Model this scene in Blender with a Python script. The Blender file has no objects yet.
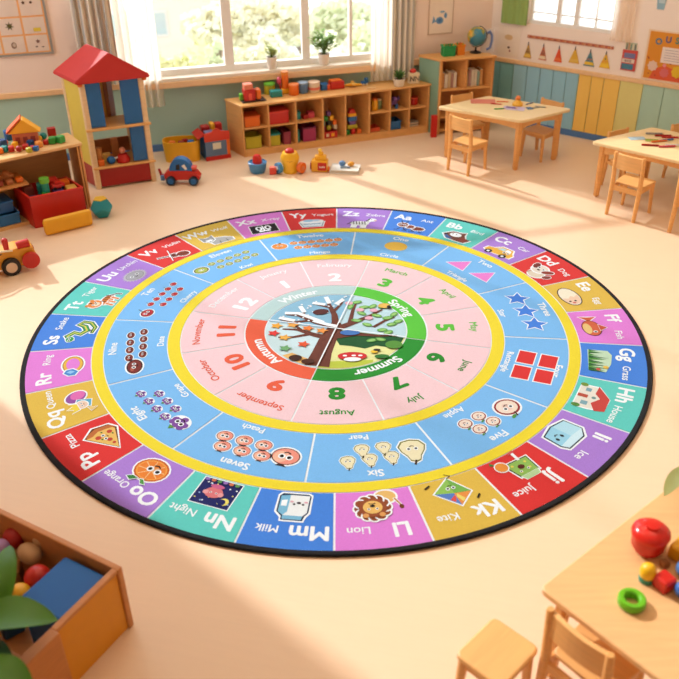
import bpy, bmesh, math, random
from mathutils import Vector, Matrix
PI = math.pi
random.seed(7)
scene = bpy.context.scene
COL = scene.collection
# ------------------------------------------------------------------ camera
F, PITCH, ROLL, CH = 852.2, 0.5649075, -0.0140195, 3.27157
_r0 = Vector((1, 0, 0)); _w = Vector((0, math.cos(PITCH), -math.sin(PITCH))); _u0 = _r0.cross(_w)
_r = math.cos(ROLL)*_r0 + math.sin(ROLL)*_u0; _u = -math.sin(ROLL)*_r0 + math.cos(ROLL)*_u0

def at(px, py, z=0.0):
    "point of the room at height z seen at a pixel of the photograph"
    d = _r*((px-339.5)/F) - _u*((py-339.5)/F) + _w
    t = (z-CH)/d.z
    return Vector((d.x*t, d.y*t, z))

def pix(p):
    q = Vector(p)-Vector((0, 0, CH)); k = q.dot(_w)
    return (339.5+F*q.dot(_r)/k, 339.5-F*q.dot(_u)/k)

def zat(x, y, py):
    lo, hi = -1.0, 2.6
    for _ in range(40):
        m = (lo+hi)/2
        if pix((x, y, m))[1] > py: lo = m
        else: hi = m
    return lo

cam = bpy.data.cameras.new('camera'); cam_o = bpy.data.objects.new('camera', cam); COL.objects.link(cam_o)
cam.sensor_width = 36; cam.lens = F/679*36; cam.clip_start = .05
M = Matrix.Identity(4)
for i in range(3):
    M[i][0] = _r[i]; M[i][1] = _u[i]; M[i][2] = -_w[i]
M[2][3] = CH
cam_o.matrix_world = M
cam.dof.use_dof = True; cam.dof.focus_distance = 5.9; cam.dof.aperture_fstop = 1.7
scene.camera = cam_o
scene.view_settings.view_transform = 'Standard'
scene.view_settings.look = 'None'
scene.view_settings.exposure = -0.52
scene.view_settings.gamma = 1.0

# ------------------------------------------------------------------ materials
def lin(c):
    return tuple((v/255/12.92 if v/255 <= .04045 else ((v/255+.055)/1.055)**2.4) for v in c)+(1,)
MATS = {}
def mat(col, rough=.45, kind='plain', scale=1.0):
    key = (tuple(col), rough, kind, scale)
    if key in MATS: return MATS[key]
    m = bpy.data.materials.new(kind+'_%02x%02x%02x' % tuple(int(c) for c in col)); m.use_nodes = True
    nt = m.node_tree; N = nt.nodes; L = nt.links; b = N['Principled BSDF']
    c = lin(col); b.inputs['Base Color'].default_value = c; b.inputs['Roughness'].default_value = rough
    tc = N.new('ShaderNodeTexCoord')
    def ramp2(fac, a, d):
        r = N.new('ShaderNodeMix'); r.data_type = 'RGBA'; L.new(fac, r.inputs['Factor'])
        r.inputs['A'].default_value = a; r.inputs['B'].default_value = d
        L.new(r.outputs['Result'], b.inputs['Base Color']); return r
    sh = lambda k: tuple(min(1, v*k) for v in c[:3])+(1,)
    if kind == 'wood':
        mp = N.new('ShaderNodeMapping'); mp.inputs['Scale'].default_value = (3*scale, 3*scale, 26*scale)
        L.new(tc.outputs['Object'], mp.inputs['Vector'])
        n = N.new('ShaderNodeTexNoise'); n.inputs['Scale'].default_value = 2.2; n.inputs['Detail'].default_value = 5
        n.inputs['Distortion'].default_value = .6
        L.new(mp.outputs['Vector'], n.inputs['Vector']); ramp2(n.outputs['Fac'], sh(.80), sh(1.18))
        bp = N.new('ShaderNodeBump'); bp.inputs['Strength'].default_value = .06; L.new(n.outputs['Fac'], bp.inputs['Height']); L.new(bp.outputs['Normal'], b.inputs['Normal'])
    elif kind == 'woodx':
        mp = N.new('ShaderNodeMapping'); mp.inputs['Scale'].default_value = (2*scale, 22*scale, 22*scale)
        L.new(tc.outputs['Object'], mp.inputs['Vector'])
        n = N.new('ShaderNodeTexNoise'); n.inputs['Scale'].default_value = 2.0; n.inputs['Detail'].default_value = 5
        n.inputs['Distortion'].default_value = .5
        L.new(mp.outputs['Vector'], n.inputs['Vector']); ramp2(n.outputs['Fac'], sh(.84), sh(1.14))
    elif kind == 'rug':
        n = N.new('ShaderNodeTexNoise'); n.inputs['Scale'].default_value = 160; n.inputs['Detail'].default_value = 3
        L.new(tc.outputs['Object'], n.inputs['Vector']); ramp2(n.outputs['Fac'], sh(.86), sh(1.14))
        bp = N.new('ShaderNodeBump'); bp.inputs['Strength'].default_value = .25; bp.inputs['Distance'].default_value = .003
        L.new(n.outputs['Fac'], bp.inputs['Height']); L.new(bp.outputs['Normal'], b.inputs['Normal'])
        b.inputs['Sheen Weight'].default_value = .1; b.inputs['Specular IOR Level'].default_value = .15
    elif kind == 'cloth':
        n = N.new('ShaderNodeTexNoise'); n.inputs['Scale'].default_value = 60*scale
        L.new(tc.outputs['Object'], n.inputs['Vector']); ramp2(n.outputs['Fac'], sh(.93), sh(1.07))
        b.inputs['Specular IOR Level'].default_value = .1
    elif kind == 'sheer':
        b.inputs['Specular IOR Level'].default_value = .1
        tl = N.new('ShaderNodeBsdfTranslucent'); tl.inputs['Color'].default_value = c
        tr = N.new('ShaderNodeBsdfTransparent'); w = N.new('ShaderNodeTexWave'); w.inputs['Scale'].default_value = 40
        L.new(tc.outputs['Object'], w.inputs['Vector'])
        m1 = N.new('ShaderNodeMixShader'); m1.inputs[0].default_value = .8; L.new(b.outputs[0], m1.inputs[1]); L.new(tl.outputs[0], m1.inputs[2])
        mr = N.new('ShaderNodeMapRange'); mr.inputs['To Min'].default_value = .28; mr.inputs['To Max'].default_value = .38; L.new(w.outputs['Fac'], mr.inputs['Value'])
        m2 = N.new('ShaderNodeMixShader'); L.new(mr.outputs[0], m2.inputs[0]); L.new(m1.outputs[0], m2.inputs[1]); L.new(tr.outputs[0], m2.inputs[2])
        L.new(m2.outputs[0], N['Material Output'].inputs['Surface'])
    elif kind == 'glass':
        tr = N.new('ShaderNodeBsdfTransparent'); tr.inputs['Color'].default_value = (.97, .98, 1, 1)
        gl = N.new('ShaderNodeBsdfGlossy'); gl.inputs['Roughness'].default_value = .05
        n = N.new('ShaderNodeTexNoise'); n.inputs['Scale'].default_value = .7; L.new(tc.outputs['Object'], n.inputs['Vector'])
        bp = N.new('ShaderNodeBump'); bp.inputs['Strength'].default_value = .02; L.new(n.outputs['Fac'], bp.inputs['Height']); L.new(bp.outputs['Normal'], gl.inputs['Normal'])
        mx = N.new('ShaderNodeMixShader'); mx.inputs[0].default_value = .06
        L.new(tr.outputs[0], mx.inputs[1]); L.new(gl.outputs[0], mx.inputs[2]); L.new(mx.outputs[0], N['Material Output'].inputs['Surface'])
    elif kind == 'leaf':
        n = N.new('ShaderNodeTexNoise'); n.inputs['Scale'].default_value = 9*scale
        L.new(tc.outputs['Object'], n.inputs['Vector']); r = ramp2(n.outputs['Fac'], sh(.86), sh(1.1))
        tl = N.new('ShaderNodeBsdfTranslucent'); L.new(r.outputs['Result'], tl.inputs['Color'])
        mx = N.new('ShaderNodeMixShader'); mx.inputs[0].default_value = .35
        L.new(b.outputs[0], mx.inputs[1]); L.new(tl.outputs[0], mx.inputs[2]); L.new(mx.outputs[0], N['Material Output'].inputs['Surface'])
    elif kind == 'wall':
        n = N.new('ShaderNodeTexNoise'); n.inputs['Scale'].default_value = 1.3; n.inputs['Detail'].default_value = 6
        L.new(tc.outputs['Object'], n.inputs['Vector']); ramp2(n.outputs['Fac'], sh(.96), sh(1.04))
        n2 = N.new('ShaderNodeTexNoise'); n2.inputs['Scale'].default_value = 220; L.new(tc.outputs['Object'], n2.inputs['Vector'])
        bp = N.new('ShaderNodeBump'); bp.inputs['Strength'].default_value = .05; L.new(n2.outputs['Fac'], bp.inputs['Height']); L.new(bp.outputs['Normal'], b.inputs['Normal'])
        b.inputs['Specular IOR Level'].default_value = .25
    elif kind == 'floor':
        mp = N.new('ShaderNodeMapping'); mp.inputs['Rotation'].default_value = (0, 0, .25)
        L.new(tc.outputs['Object'], mp.inputs['Vector'])
        br = N.new('ShaderNodeTexBrick'); br.inputs['Scale'].default_value = 1.0; br.inputs['Brick Width'].default_value = 1.6
        br.inputs['Row Height'].default_value = .19; br.inputs['Mortar Size'].default_value = .0012; br.inputs['Mortar Smooth'].default_value = 1
        br.inputs['Color1'].default_value = sh(1.0); br.inputs['Color2'].default_value = sh(.985); br.inputs['Mortar'].default_value = sh(.95)
        L.new(mp.outputs['Vector'], br.inputs['Vector'])
        mp2 = N.new('ShaderNodeMapping'); mp2.inputs['Scale'].default_value = (1.2, 14, 1); L.new(mp.outputs['Vector'], mp2.inputs['Vector'])
        n = N.new('ShaderNodeTexNoise'); n.inputs['Scale'].default_value = 2.5; n.inputs['Detail'].default_value = 6; L.new(mp2.outputs['Vector'], n.inputs['Vector'])
        mr = N.new('ShaderNodeMapRange'); mr.inputs['To Min'].default_value = .965; mr.inputs['To Max'].default_value = 1.03; L.new(n.outputs['Fac'], mr.inputs['Value'])
        mm = N.new('ShaderNodeVectorMath'); mm.operation = 'SCALE'; L.new(br.outputs['Color'], mm.inputs[0]); L.new(mr.outputs[0], mm.inputs['Scale'])
        L.new(mm.outputs[0], b.inputs['Base Color'])
        mr2 = N.new('ShaderNodeMapRange'); mr2.inputs['To Min'].default_value = rough-.05; mr2.inputs['To Max'].default_value = rough+.06; L.new(n.outputs['Fac'], mr2.inputs['Value'])
        L.new(mr2.outputs[0], b.inputs['Roughness'])
    elif kind == 'globe':
        n = N.new('ShaderNodeTexNoise'); n.inputs['Scale'].default_value = 9; n.inputs['Detail'].default_value = 4
        L.new(tc.outputs['Object'], n.inputs['Vector']); cr = N.new('ShaderNodeValToRGB'); L.new(n.outputs['Fac'], cr.inputs[0])
        e = cr.color_ramp.elements; e[0].position = .5; e[0].color = lin((60, 130, 150)); e[1].position = .54; e[1].color = lin((140, 150, 60))
        x = cr.color_ramp.elements.new(.62); x.color = lin((225, 170, 50))
        L.new(cr.outputs[0], b.inputs['Base Color'])
    elif kind == 'lamp':
        b.inputs['Emission Color'].default_value = c; b.inputs['Emission Strength'].default_value = scale
        n = N.new('ShaderNodeTexNoise'); n.inputs['Scale'].default_value = 3; L.new(tc.outputs['Object'], n.inputs['Vector']); ramp2(n.outputs['Fac'], sh(.98), sh(1))
    else:
        n = N.new('ShaderNodeTexNoise'); n.inputs['Scale'].default_value = 14; n.inputs['Detail'].default_value = 3
        L.new(tc.outputs['Object'], n.inputs['Vector']); ramp2(n.outputs['Fac'], sh(.95), sh(1.05))
    MATS[key] = m
    return m
# colours (plain paint / plastic)
RED = mat((196, 36, 26), .35); DRED = mat((165, 22, 16), .4); ORANGE = mat((232, 112, 26), .4); YEL = mat((240, 176, 28), .38)
LIME = mat((190, 180, 40), .45); GREEN = mat((44, 150, 52), .4); BLUE = mat((28, 104, 172), .4); DBLUE = mat((20, 72, 128), .4)
TEAL = mat((30, 140, 140), .4); PINK = mat((206, 70, 90), .45); MAG = mat((160, 40, 90), .45); PURP = mat((120, 80, 150), .45)
BLACK = mat((22, 20, 20), .5); WHITE = mat((238, 234, 226), .5); CREAM = mat((232, 214, 186), .6); GREY = mat((150, 146, 140), .6)
LBLUE = mat((96, 140, 190), .45); LGREEN = mat((110, 190, 60), .4); ROSE = mat((232, 120, 100), .45)
WOOD = mat((222, 164, 96), .42, 'wood'); WOODX = mat((228, 172, 104), .4, 'woodx'); WOODL = mat((236, 196, 140), .45, 'wood')
CHW = mat((236, 174, 102), .4, 'wood'); CHX = mat((240, 184, 114), .4, 'woodx'); TTOP = mat((253, 222, 170), .3, 'woodx'); TTOP2 = mat((240, 192, 134), .3, 'woodx')
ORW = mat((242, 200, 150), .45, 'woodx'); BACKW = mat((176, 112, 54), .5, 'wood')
FRAMEW = mat((240, 236, 228), .45); SILLW = mat((238, 228, 210), .4)

# ------------------------------------------------------------------ mesh builder
class MB:
    def __init__(s, ex=None, ey=None, org=(0, 0)):
        s.v = []; s.f = []; s.m = []; s.sm = []; s.mats = []; s.ex = ex; s.ey = ey; s.org = org
    def _mi(s, m):
        if m not in s.mats: s.mats.append(m)
        return s.mats.index(m)
    def add(s, bm, m, smooth=False, M=None):
        if M is not None: bm.transform(M)
        mi = s._mi(m); o = len(s.v); bm.verts.index_update()
        s.v += [tuple(v.co) for v in bm.verts]
        for f in bm.faces:
            s.f.append([o+v.index for v in f.verts]); s.m.append(mi); s.sm.append(smooth)
        bm.free(); return s
    def box(s, c, d, m, bev=.004, rz=0, R=None):
        bm = bmesh.new(); bmesh.ops.create_cube(bm, size=1)
        bm.transform(Matrix.Diagonal((d[0], d[1], d[2], 1)))
        b = min(bev, min(d)*.45)
        if b > 0: bmesh.ops.bevel(bm, geom=bm.edges[:], offset=b, segments=2, affect='EDGES', profile=.5)
        T = Matrix.Translation(c) @ (R if R is not None else Matrix.Rotation(rz, 4, 'Z'))
        return s.add(bm, m, False, T)
    def b2(s, x0, x1, y0, y1, z0, z1, m, bev=.003):
        return s.box(((x0+x1)/2, (y0+y1)/2, (z0+z1)/2), (abs(x1-x0), abs(y1-y0), abs(z1-z0)), m, bev)
    def cyl(s, p0, p1, r0, r1, m, n=20, cap=True):
        p0 = Vector(p0); p1 = Vector(p1); d = p1-p0
        bm = bmesh.new(); bmesh.ops.create_cone(bm, cap_ends=cap, segments=n, radius1=r0, radius2=r1, depth=d.length)
        q = Vector((0, 0, 1)).rotation_difference(d.normalized()).to_matrix().to_4x4()
        return s.add(bm, m, n > 8, Matrix.Translation((p0+p1)/2) @ q)
    def ball(s, c, r, m, sc=(1, 1, 1), R=None, n=20):
        bm = bmesh.new(); bmesh.ops.create_uvsphere(bm, u_segments=n, v_segments=max(6, n//2), radius=r)
        bm.transform(Matrix.Diagonal((sc[0], sc[1], sc[2], 1)))
        return s.add(bm, m, True, Matrix.Translation(c) @ (R or Matrix.Identity(4)))
    def lathe(s, prof, c, m, n=24, R=None):
        bm = bmesh.new(); rings = []
        for r, z in prof:
            if r < 1e-5: rings.append([bm.verts.new((0, 0, z))])
            else: rings.append([bm.verts.new((r*math.cos(2*PI*i/n), r*math.sin(2*PI*i/n), z)) for i in range(n)])
        for a, b in zip(rings, rings[1:]):
            for i in range(n):
                j = (i+1) % n
                if len(a) == 1 and len(b) == 1: continue
                if len(a) == 1: bm.faces.new((a[0], b[i], b[j]))
                elif len(b) == 1: bm.faces.new((a[i], b[0], a[j]))
                else: bm.faces.new((a[i], b[i], b[j], a[j]))
        bmesh.ops.recalc_face_normals(bm, faces=bm.faces[:])
        return s.add(bm, m, True, Matrix.Translation(c) @ (R or Matrix.Identity(4)))
    def prism(s, poly, z0, z1, m, bev=0, M=None):
        bm = bmesh.new(); vs = [bm.verts.new((x, y, z0)) for x, y in poly]
        f = bm.faces.new(vs); r = bmesh.ops.extrude_face_region(bm, geom=[f])
        for v in [g for g in r['geom'] if isinstance(g, bmesh.types.BMVert)]: v.co.z = z1
        bmesh.ops.recalc_face_normals(bm, faces=bm.faces[:])
        if bev: bmesh.ops.bevel(bm, geom=bm.edges[:], offset=bev, segments=2, affect='EDGES', profile=.5)
        return s.add(bm, m, False, M)
    def tube(s, pts, r, m, n=8):
        pts = [Vector(p) for p in pts]; bm = bmesh.new(); rings = []
        for i, p in enumerate(pts):
            t = (pts[min(i+1, len(pts)-1)]-pts[max(i-1, 0)]).normalized()
            a = t.orthogonal().normalized() if i == 0 else (pa - t*pa.dot(t)).normalized()
            pa = a; b = t.cross(a); rr = r[i] if isinstance(r, (list, tuple)) else r
            rings.append([bm.verts.new(p+a*rr*math.cos(2*PI*k/n)+b*rr*math.sin(2*PI*k/n)) for k in range(n)])
        for a, b in zip(rings, rings[1:]):
            for k in range(n): bm.faces.new((a[k], a[(k+1) % n], b[(k+1) % n], b[k]))
        bm.faces.new(rings[0][::-1]); bm.faces.new(rings[-1])
        return s.add(bm, m, True)
    def poly3(s, verts, m, th=0):
        bm = bmesh.new(); f = bm.faces.new([bm.verts.new(v) for v in verts])
        if th:
            n = (Vector(verts[1])-Vector(verts[0])).cross(Vector(verts[2])-Vector(verts[0])).normalized()
            r = bmesh.ops.extrude_face_region(bm, geom=[f])
            for v in [g for g in r['geom'] if isinstance(g, bmesh.types.BMVert)]: v.co += n*th
            bmesh.ops.recalc_face_normals(bm, faces=bm.faces[:])
        return s.add(bm, m)
    def build(s, name, parent=None, loc=None, rz=0):
        vs = s.v
        if s.ex is not None:
            ex, ey, o = s.ex, s.ey, s.org
            vs = [(o[0]+x*ex[0]+y*ey[0], o[1]+x*ex[1]+y*ey[1], z) for x, y, z in vs]
        me = bpy.data.meshes.new(name); me.from_pydata(vs, [], s.f)
        for m in s.mats: me.materials.append(m)
        me.polygons.foreach_set('material_index', s.m); me.polygons.foreach_set('use_smooth', s.sm); me.update()
        if any(s.sm):
            me.set_sharp_from_angle(angle=math.radians(42))
        o = bpy.data.objects.new(name, me); COL.objects.link(o)
        if parent is not None: o.parent = parent
        if loc is not None: o.location = loc
        if rz: o.rotation_euler.z = rz
        return o

def tag(o, label=None, cat=None, group=None, kind=None):
    if label: o['label'] = label
    if cat: o['category'] = cat
    if group: o['group'] = group
    if kind: o['kind'] = kind
    return o
def thing(name, label, cat, loc=(0, 0, 0), rz=0, group=None):
    o = bpy.data.objects.new(name, None); COL.objects.link(o); o.empty_display_size = .05
    o.location = loc; o.rotation_euler.z = rz
    return tag(o, label, cat, group)
def struct(mb, name):
    return tag(mb.build(name), kind='structure')
def children(o): return [c for c in COL.objects if c.parent == o]
def copy_tree(o, parent=None):
    c = o.copy(); COL.objects.link(c)
    if parent is not None: c.parent = parent
    for ch in children(o): copy_tree(ch, c)
    return c

# ------------------------------------------------------------------ room shell
WA = Vector((-3.44, 8.74)); WC = Vector((1.78, 10.10)); RB = Vector((3.535, 8.80))
wd = (WC-WA).normalized(); wn = Vector((-wd.y, wd.x))       # outwards
rd = (RB-WC).normalized(); rn = Vector((-rd.y, rd.x))       # outwards (up right)
if rn.dot(Vector((0, 1))) < 0: rn = -rn
CEIL = 6.8
W0 = -.75; W1 = (WC-WA).length                              # s range of the window wall
def wmb(): return MB(ex=wd, ey=wn, org=WA)
def rmb(): return MB(ex=rd, ey=rn, org=WC)
PEACH = mat((247, 224, 206), .8, 'wall'); SAGE = mat((176, 210, 196), .8, 'wall'); CEILM = mat((244, 238, 228), .9, 'wall')
PEACH2 = mat((249, 234, 220), .8, 'wall'); BBLUE = mat((80, 124, 180), .5)
T = .18
b = MB(); b.b2(-4.6, 6.5, -2.5, 10.6, -.12, 0, mat((243, 212, 178), .36, 'floor'), 0); struct(b, 'floor')
b = MB(); b.b2(-4.9, 6.8, -2.8, 10.9, CEIL, CEIL+.15, CEILM, 0); struct(b, 'ceiling')
# window wall: lower part, solid left part, pieces above
b = wmb()
b.b2(W0-.3, W1+.05, 0, T, 0, .74, SAGE, 0)
b.b2(W0-.3, 1.2, 0, T, .74, 1.72, PEACH, 0)
b.b2(4.15, W1+.05, 0, T, .74, CEIL, PEACH, 0)
b.b2(W0-.3, 4.15, 0, T, 6.5, CEIL, PEACH, 0); b.b2(1.2, 4.15, 0, T, .74, .79, PEACH, 0)
struct(b, 'wall_back')
b = wmb(); b.b2(W0, W1, -.02, 0, 0, .075, BBLUE); struct(b, 'baseboard_back')
b = wmb(); b.b2(W0, 1.46, -.035, 0, .715, .77, ORW, .006); struct(b, 'trim_1')
b = wmb(); b.b2(1.46, 4.0, -.10, 0, .70, .765, ORW, .006); b.b2(1.46, 4.0, -.085, .10, .765, .80, SILLW, .006); struct(b, 'trim_2')
b = wmb(); b.b2(4.0, W1, -.035, 0, .705, .775, ORW, .006); struct(b, 'trim_3')
def window(name, mk, s0, s1, z0, z1, mulls, rails, fw=.055, y=.07, sw=None):
    fr = mk(); sw = sw or fw
    fr.b2(s0, s1, y-.03, y+.05, z0, z0+fw, FRAMEW); fr.b2(s0, s1, y-.03, y+.05, z1-fw, z1, FRAMEW)
    fr.b2(s0, s0+sw, y-.01, y+.02, z0+fw, z1-fw, FRAMEW); fr.b2(s1-sw, s1, y-.01, y+.02, z0+fw, z1-fw, FRAMEW)
    root = tag(fr.build(name), kind='structure')
    for c, w in mulls:
        q = mk(); q.b2(c-w/2, c+w/2, y-.025, y+.045, z0+fw, min(2.62, z1-fw), FRAMEW); q.build('mullion', root)
    for c, w in rails:
        q = mk(); q.b2(s0+fw, s1-fw, y-.02, y+.04, c-w/2, c+w/2, FRAMEW); q.build('glazing_bar', root)
    q = mk(); q.b2(s0+fw, s1-fw, y+.005, y+.011, z0+fw, z1-fw, mat((255, 255, 255), .05, 'glass'), 0); q.build('pane', root)
    return root
window('window_1', wmb, 1.2, 4.15, .79, 6.5, [(2.385, .10), (3.235, .085), (3.745, .035)], [(2.64, .035)], fw=.07, sw=.012)
window('added_window_2', wmb, W0, 1.2, 1.72, 6.5, [], [], fw=.03, sw=.01)  # unseen high glazing added so the sun falls on the rug
# right wall
RL = 4.6
b = rmb()
b.b2(-.05, RL, 0, T, 0, .74, SAGE, 0); b.b2(-.05, .44, 0, T, .74, CEIL, PEACH2, 0)
b.b2(.44, 1.44, 0, T, .74, 1.15, PEACH2, 0); b.b2(1.44, RL, 0, T, .74, CEIL, PEACH2, 0); b.b2(.44, 1.44, 0, T, 2.6, CEIL, PEACH2, 0)
struct(b, 'wall_right')
window('window_3', rmb, .44, 1.44, 1.15, 2.6, [(.78, .05), (.985, .05), (1.2, .012)], [(1.27, .012)], fw=.035, y=.05)
b = rmb(); b.b2(0, RL, -.02, 0, 0, .07, BBLUE); struct(b, 'baseboard_right')
b = rmb(); b.b2(0, RL, -.03, 0, .70, .745, ORW, .006); struct(b, 'trim_4')
# coloured wainscot boards on the right wall
bcols = []
edges = [0, .16, .33, .5, .66, .82, .97, 1.115, 1.26, 1.40, 1.58, 1.83, 2.05, 2.27, 2.5, 2.75, 3.0, 3.3, 3.6, 3.9, 4.2, 4.6]
for i in range(len(edges)-1):
    e = edges[i]
    c = (126, 182, 184) if e < .3 else (152, 202, 220) if e < 1.1 else (250, 206, 104) if e < 1.5 else (228, 218, 140) if e < 1.8 else (178, 212, 190)
    b = rmb(); b.b2(edges[i]+.003, edges[i+1]-.003, -.016, 0, .07, .70, mat(c, .6, 'wall'), .004); struct(b, 'trim_%d' % (5+i))
# left wall with a window beyond the frame, made tall so sun reaches the rug, rear wall
XL = WA.x + wd.x*W0 - .02
YL = WA.y + wd.y*W0
b = MB()
LY0, LY1, LZ0, LZ1 = 6.3, 8.54, .95, 6.5
b.b2(XL-T, XL, -2.5, LY0, 0, CEIL, PEACH, 0); b.b2(XL-T, XL, LY1, YL+.2, 0, 1.72, PEACH, 0); b.b2(XL-T, XL, LY1, YL+.2, 6.5, CEIL, PEACH, 0)
b.b2(XL-T, XL, LY0, LY1, 0, LZ0, PEACH, 0); b.b2(XL-T, XL, LY0, LY1, LZ1, CEIL, PEACH, 0); struct(b, 'wall_left')
window('window_4', lambda: MB(ex=(0, 1), ey=(-1, 0), org=(XL, 0)), LY0, LY1, LZ0, LZ1, [], [], fw=.035, sw=.01, y=.0)
b = MB(); b.b2(XL-T, 6.6, -2.5-T, -2.5, 0, CEIL, PEACH, 0); struct(b, 'wall_front')
e1 = WC+rd*RL
b = MB(); b.b2(e1.x, e1.x+T, -2.5, e1.y+.2, 0, CEIL, PEACH2, 0); struct(b, 'wall_east')

# curtains
def curtain(name, label, s0, s1, z0, z1, m, folds, amp, off, mats=None, lean=0):
    bb = wmb(); n = folds*14; bm = bmesh.new(); rows = []
    for k in range(7):
        z = z0+(z1-z0)*k/6; row = []
        for i in range(n+1):
            t = i/n; s = s0+(s1-s0)*t
            y = -off - amp*(math.sin(t*folds*2*PI)+.35*math.sin(t*folds*4.3*PI+1+k*.2))*(1-.12*k/6)
            row.append(bm.verts.new((s+lean*(1-k/6), y, z)))
        rows.append(row)
    fs = []
    for a, c in zip(rows, rows[1:]):
        for i in range(n): fs.append(bm.faces.new((a[i], a[i+1], c[i+1], c[i])))
    r = bmesh.ops.extrude_face_region(bm, geom=fs)
    for v in [g for g in r['geom'] if isinstance(g, bmesh.types.BMVert)]: v.co.y -= .004
    bmesh.ops.recalc_face_normals(bm, faces=bm.faces[:])
    bb.add(bm, m, True)
    return tag(bb.build(name), label, 'curtain')
def stripem():
    m = mat((200, 190, 170), .9, 'cloth', 1.1).copy(); m.name = 'cloth_stripes'; N = m.node_tree.nodes; L = m.node_tree.links
    mixn = [n for n in N if n.bl_idname == 'ShaderNodeMix'][0]
    w = N.new('ShaderNodeTexWave'); w.inputs['Scale'].default_value = 5.5; w.inputs['Distortion'].default_value = .4
    tc = [n for n in N if n.bl_idname == 'ShaderNodeTexCoord'][0]; L.new(tc.outputs['Object'], w.inputs['Vector']); L.new(w.outputs['Fac'], mixn.inputs['Factor'])
    mixn.inputs['A'].default_value = lin((184, 182, 174)); mixn.inputs['B'].default_value = lin((240, 228, 206)); return m
DRAPE = stripem(); SHEER = mat((255, 250, 240), .9, 'sheer')
curtain('curtain', 'grey beige striped drape hanging behind the toy house roof', .84, 1.22, .80, 2.45, DRAPE, 5, .026, .11)
curtain('curtain', 'grey beige striped drape hanging behind the potted succulent', 4.17, 4.44, .59, 2.45, DRAPE, 4, .026, .10)
curtain('sheer_curtain', 'white sheer curtain beside the toy house roof', 1.24, 1.64, .52, 2.45, SHEER, 5, .016, .10)
curtain('sheer_curtain', 'white sheer curtain at the right end of the wide window', 3.93, 4.18, .59, 2.45, SHEER, 4, .014, .10)
b = wmb(); b.cyl((.6, -.12, 2.48), (4.7, -.12, 2.48), .014, .014, GREY, 10); tag(b.build('curtain_rod'), 'grey metal rod carrying the window curtains', 'curtain rod')
# window on the right wall: green curtain panel and sheer
b = rmb(); bm_c = []
def flatcurtain(name, label, s0, s1, z0, z1, m, folds, amp, off):
    bb = rmb(); n = folds*10; bm = bmesh.new(); rows = []
    for k in range(4):
        rows.append([bm.verts.new((s0+(s1-s0)*i/n, -off-amp*math.sin(i/n*folds*2*PI), z0+(z1-z0)*k/3)) for i in range(n+1)])
    fs = [bm.faces.new((a[i], a[i+1], c[i+1], c[i])) for a, c in zip(rows, rows[1:]) for i in range(n)]
    r = bmesh.ops.extrude_face_region(bm, geom=fs)
    for v in [g for g in r['geom'] if isinstance(g, bmesh.types.BMVert)]: v.co.y -= .004
    bb.add(bm, m, True); return tag(bb.build(name), label, 'curtain')
flatcurtain('curtain', 'pale green curtain panel at the left of the small right window', .13, .44, 1.13, 2.5, mat((150, 178, 104), .8, 'cloth'), 3, .008, .03)
flatcurtain('sheer_curtain', 'white sheer curtain at the right of the small right window', 1.40, 1.62, 1.10, 2.5, mat((255, 246, 234), .9, 'sheer'), 3, .008, .03)

# ------------------------------------------------------------------ text
_TC = {}
def textgeo(body, bold=.0):
    k = (body, bold)
    if k in _TC: return _TC[k]
    cu = bpy.data.curves.new('t', 'FONT'); cu.body = body; cu.size = 1; cu.resolution_u = 3; cu.fill_mode = 'FRONT'
    o = bpy.data.objects.new('t', cu); COL.objects.link(o); bpy.context.view_layer.update()
    me = bpy.data.meshes.new_from_object(o.evaluated_get(bpy.context.evaluated_depsgraph_get()))
    vs = [(v.co.x, v.co.y) for v in me.vertices]; fs = [list(p.vertices) for p in me.polygons]
    bpy.data.objects.remove(o); bpy.data.curves.remove(cu); bpy.data.meshes.remove(me)
    x0 = min(v[0] for v in vs); x1 = max(v[0] for v in vs)
    vs = [(x-(x0+x1)/2, y) for x, y in vs]
    if bold > 0:      # heavier strokes: the outline repeated around a small circle
        n = len(vs); V = []; Q = []
        for i in range(8):
            dx, dy = bold*math.cos(i*PI/4), bold*math.sin(i*PI/4); V += [(x+dx, y+dy) for x, y in vs]; Q += [[i*n+a for a in f] for f in fs]
        vs, fs = V, Q
    _TC[k] = (vs, fs, x1-x0); return _TC[k]

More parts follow.
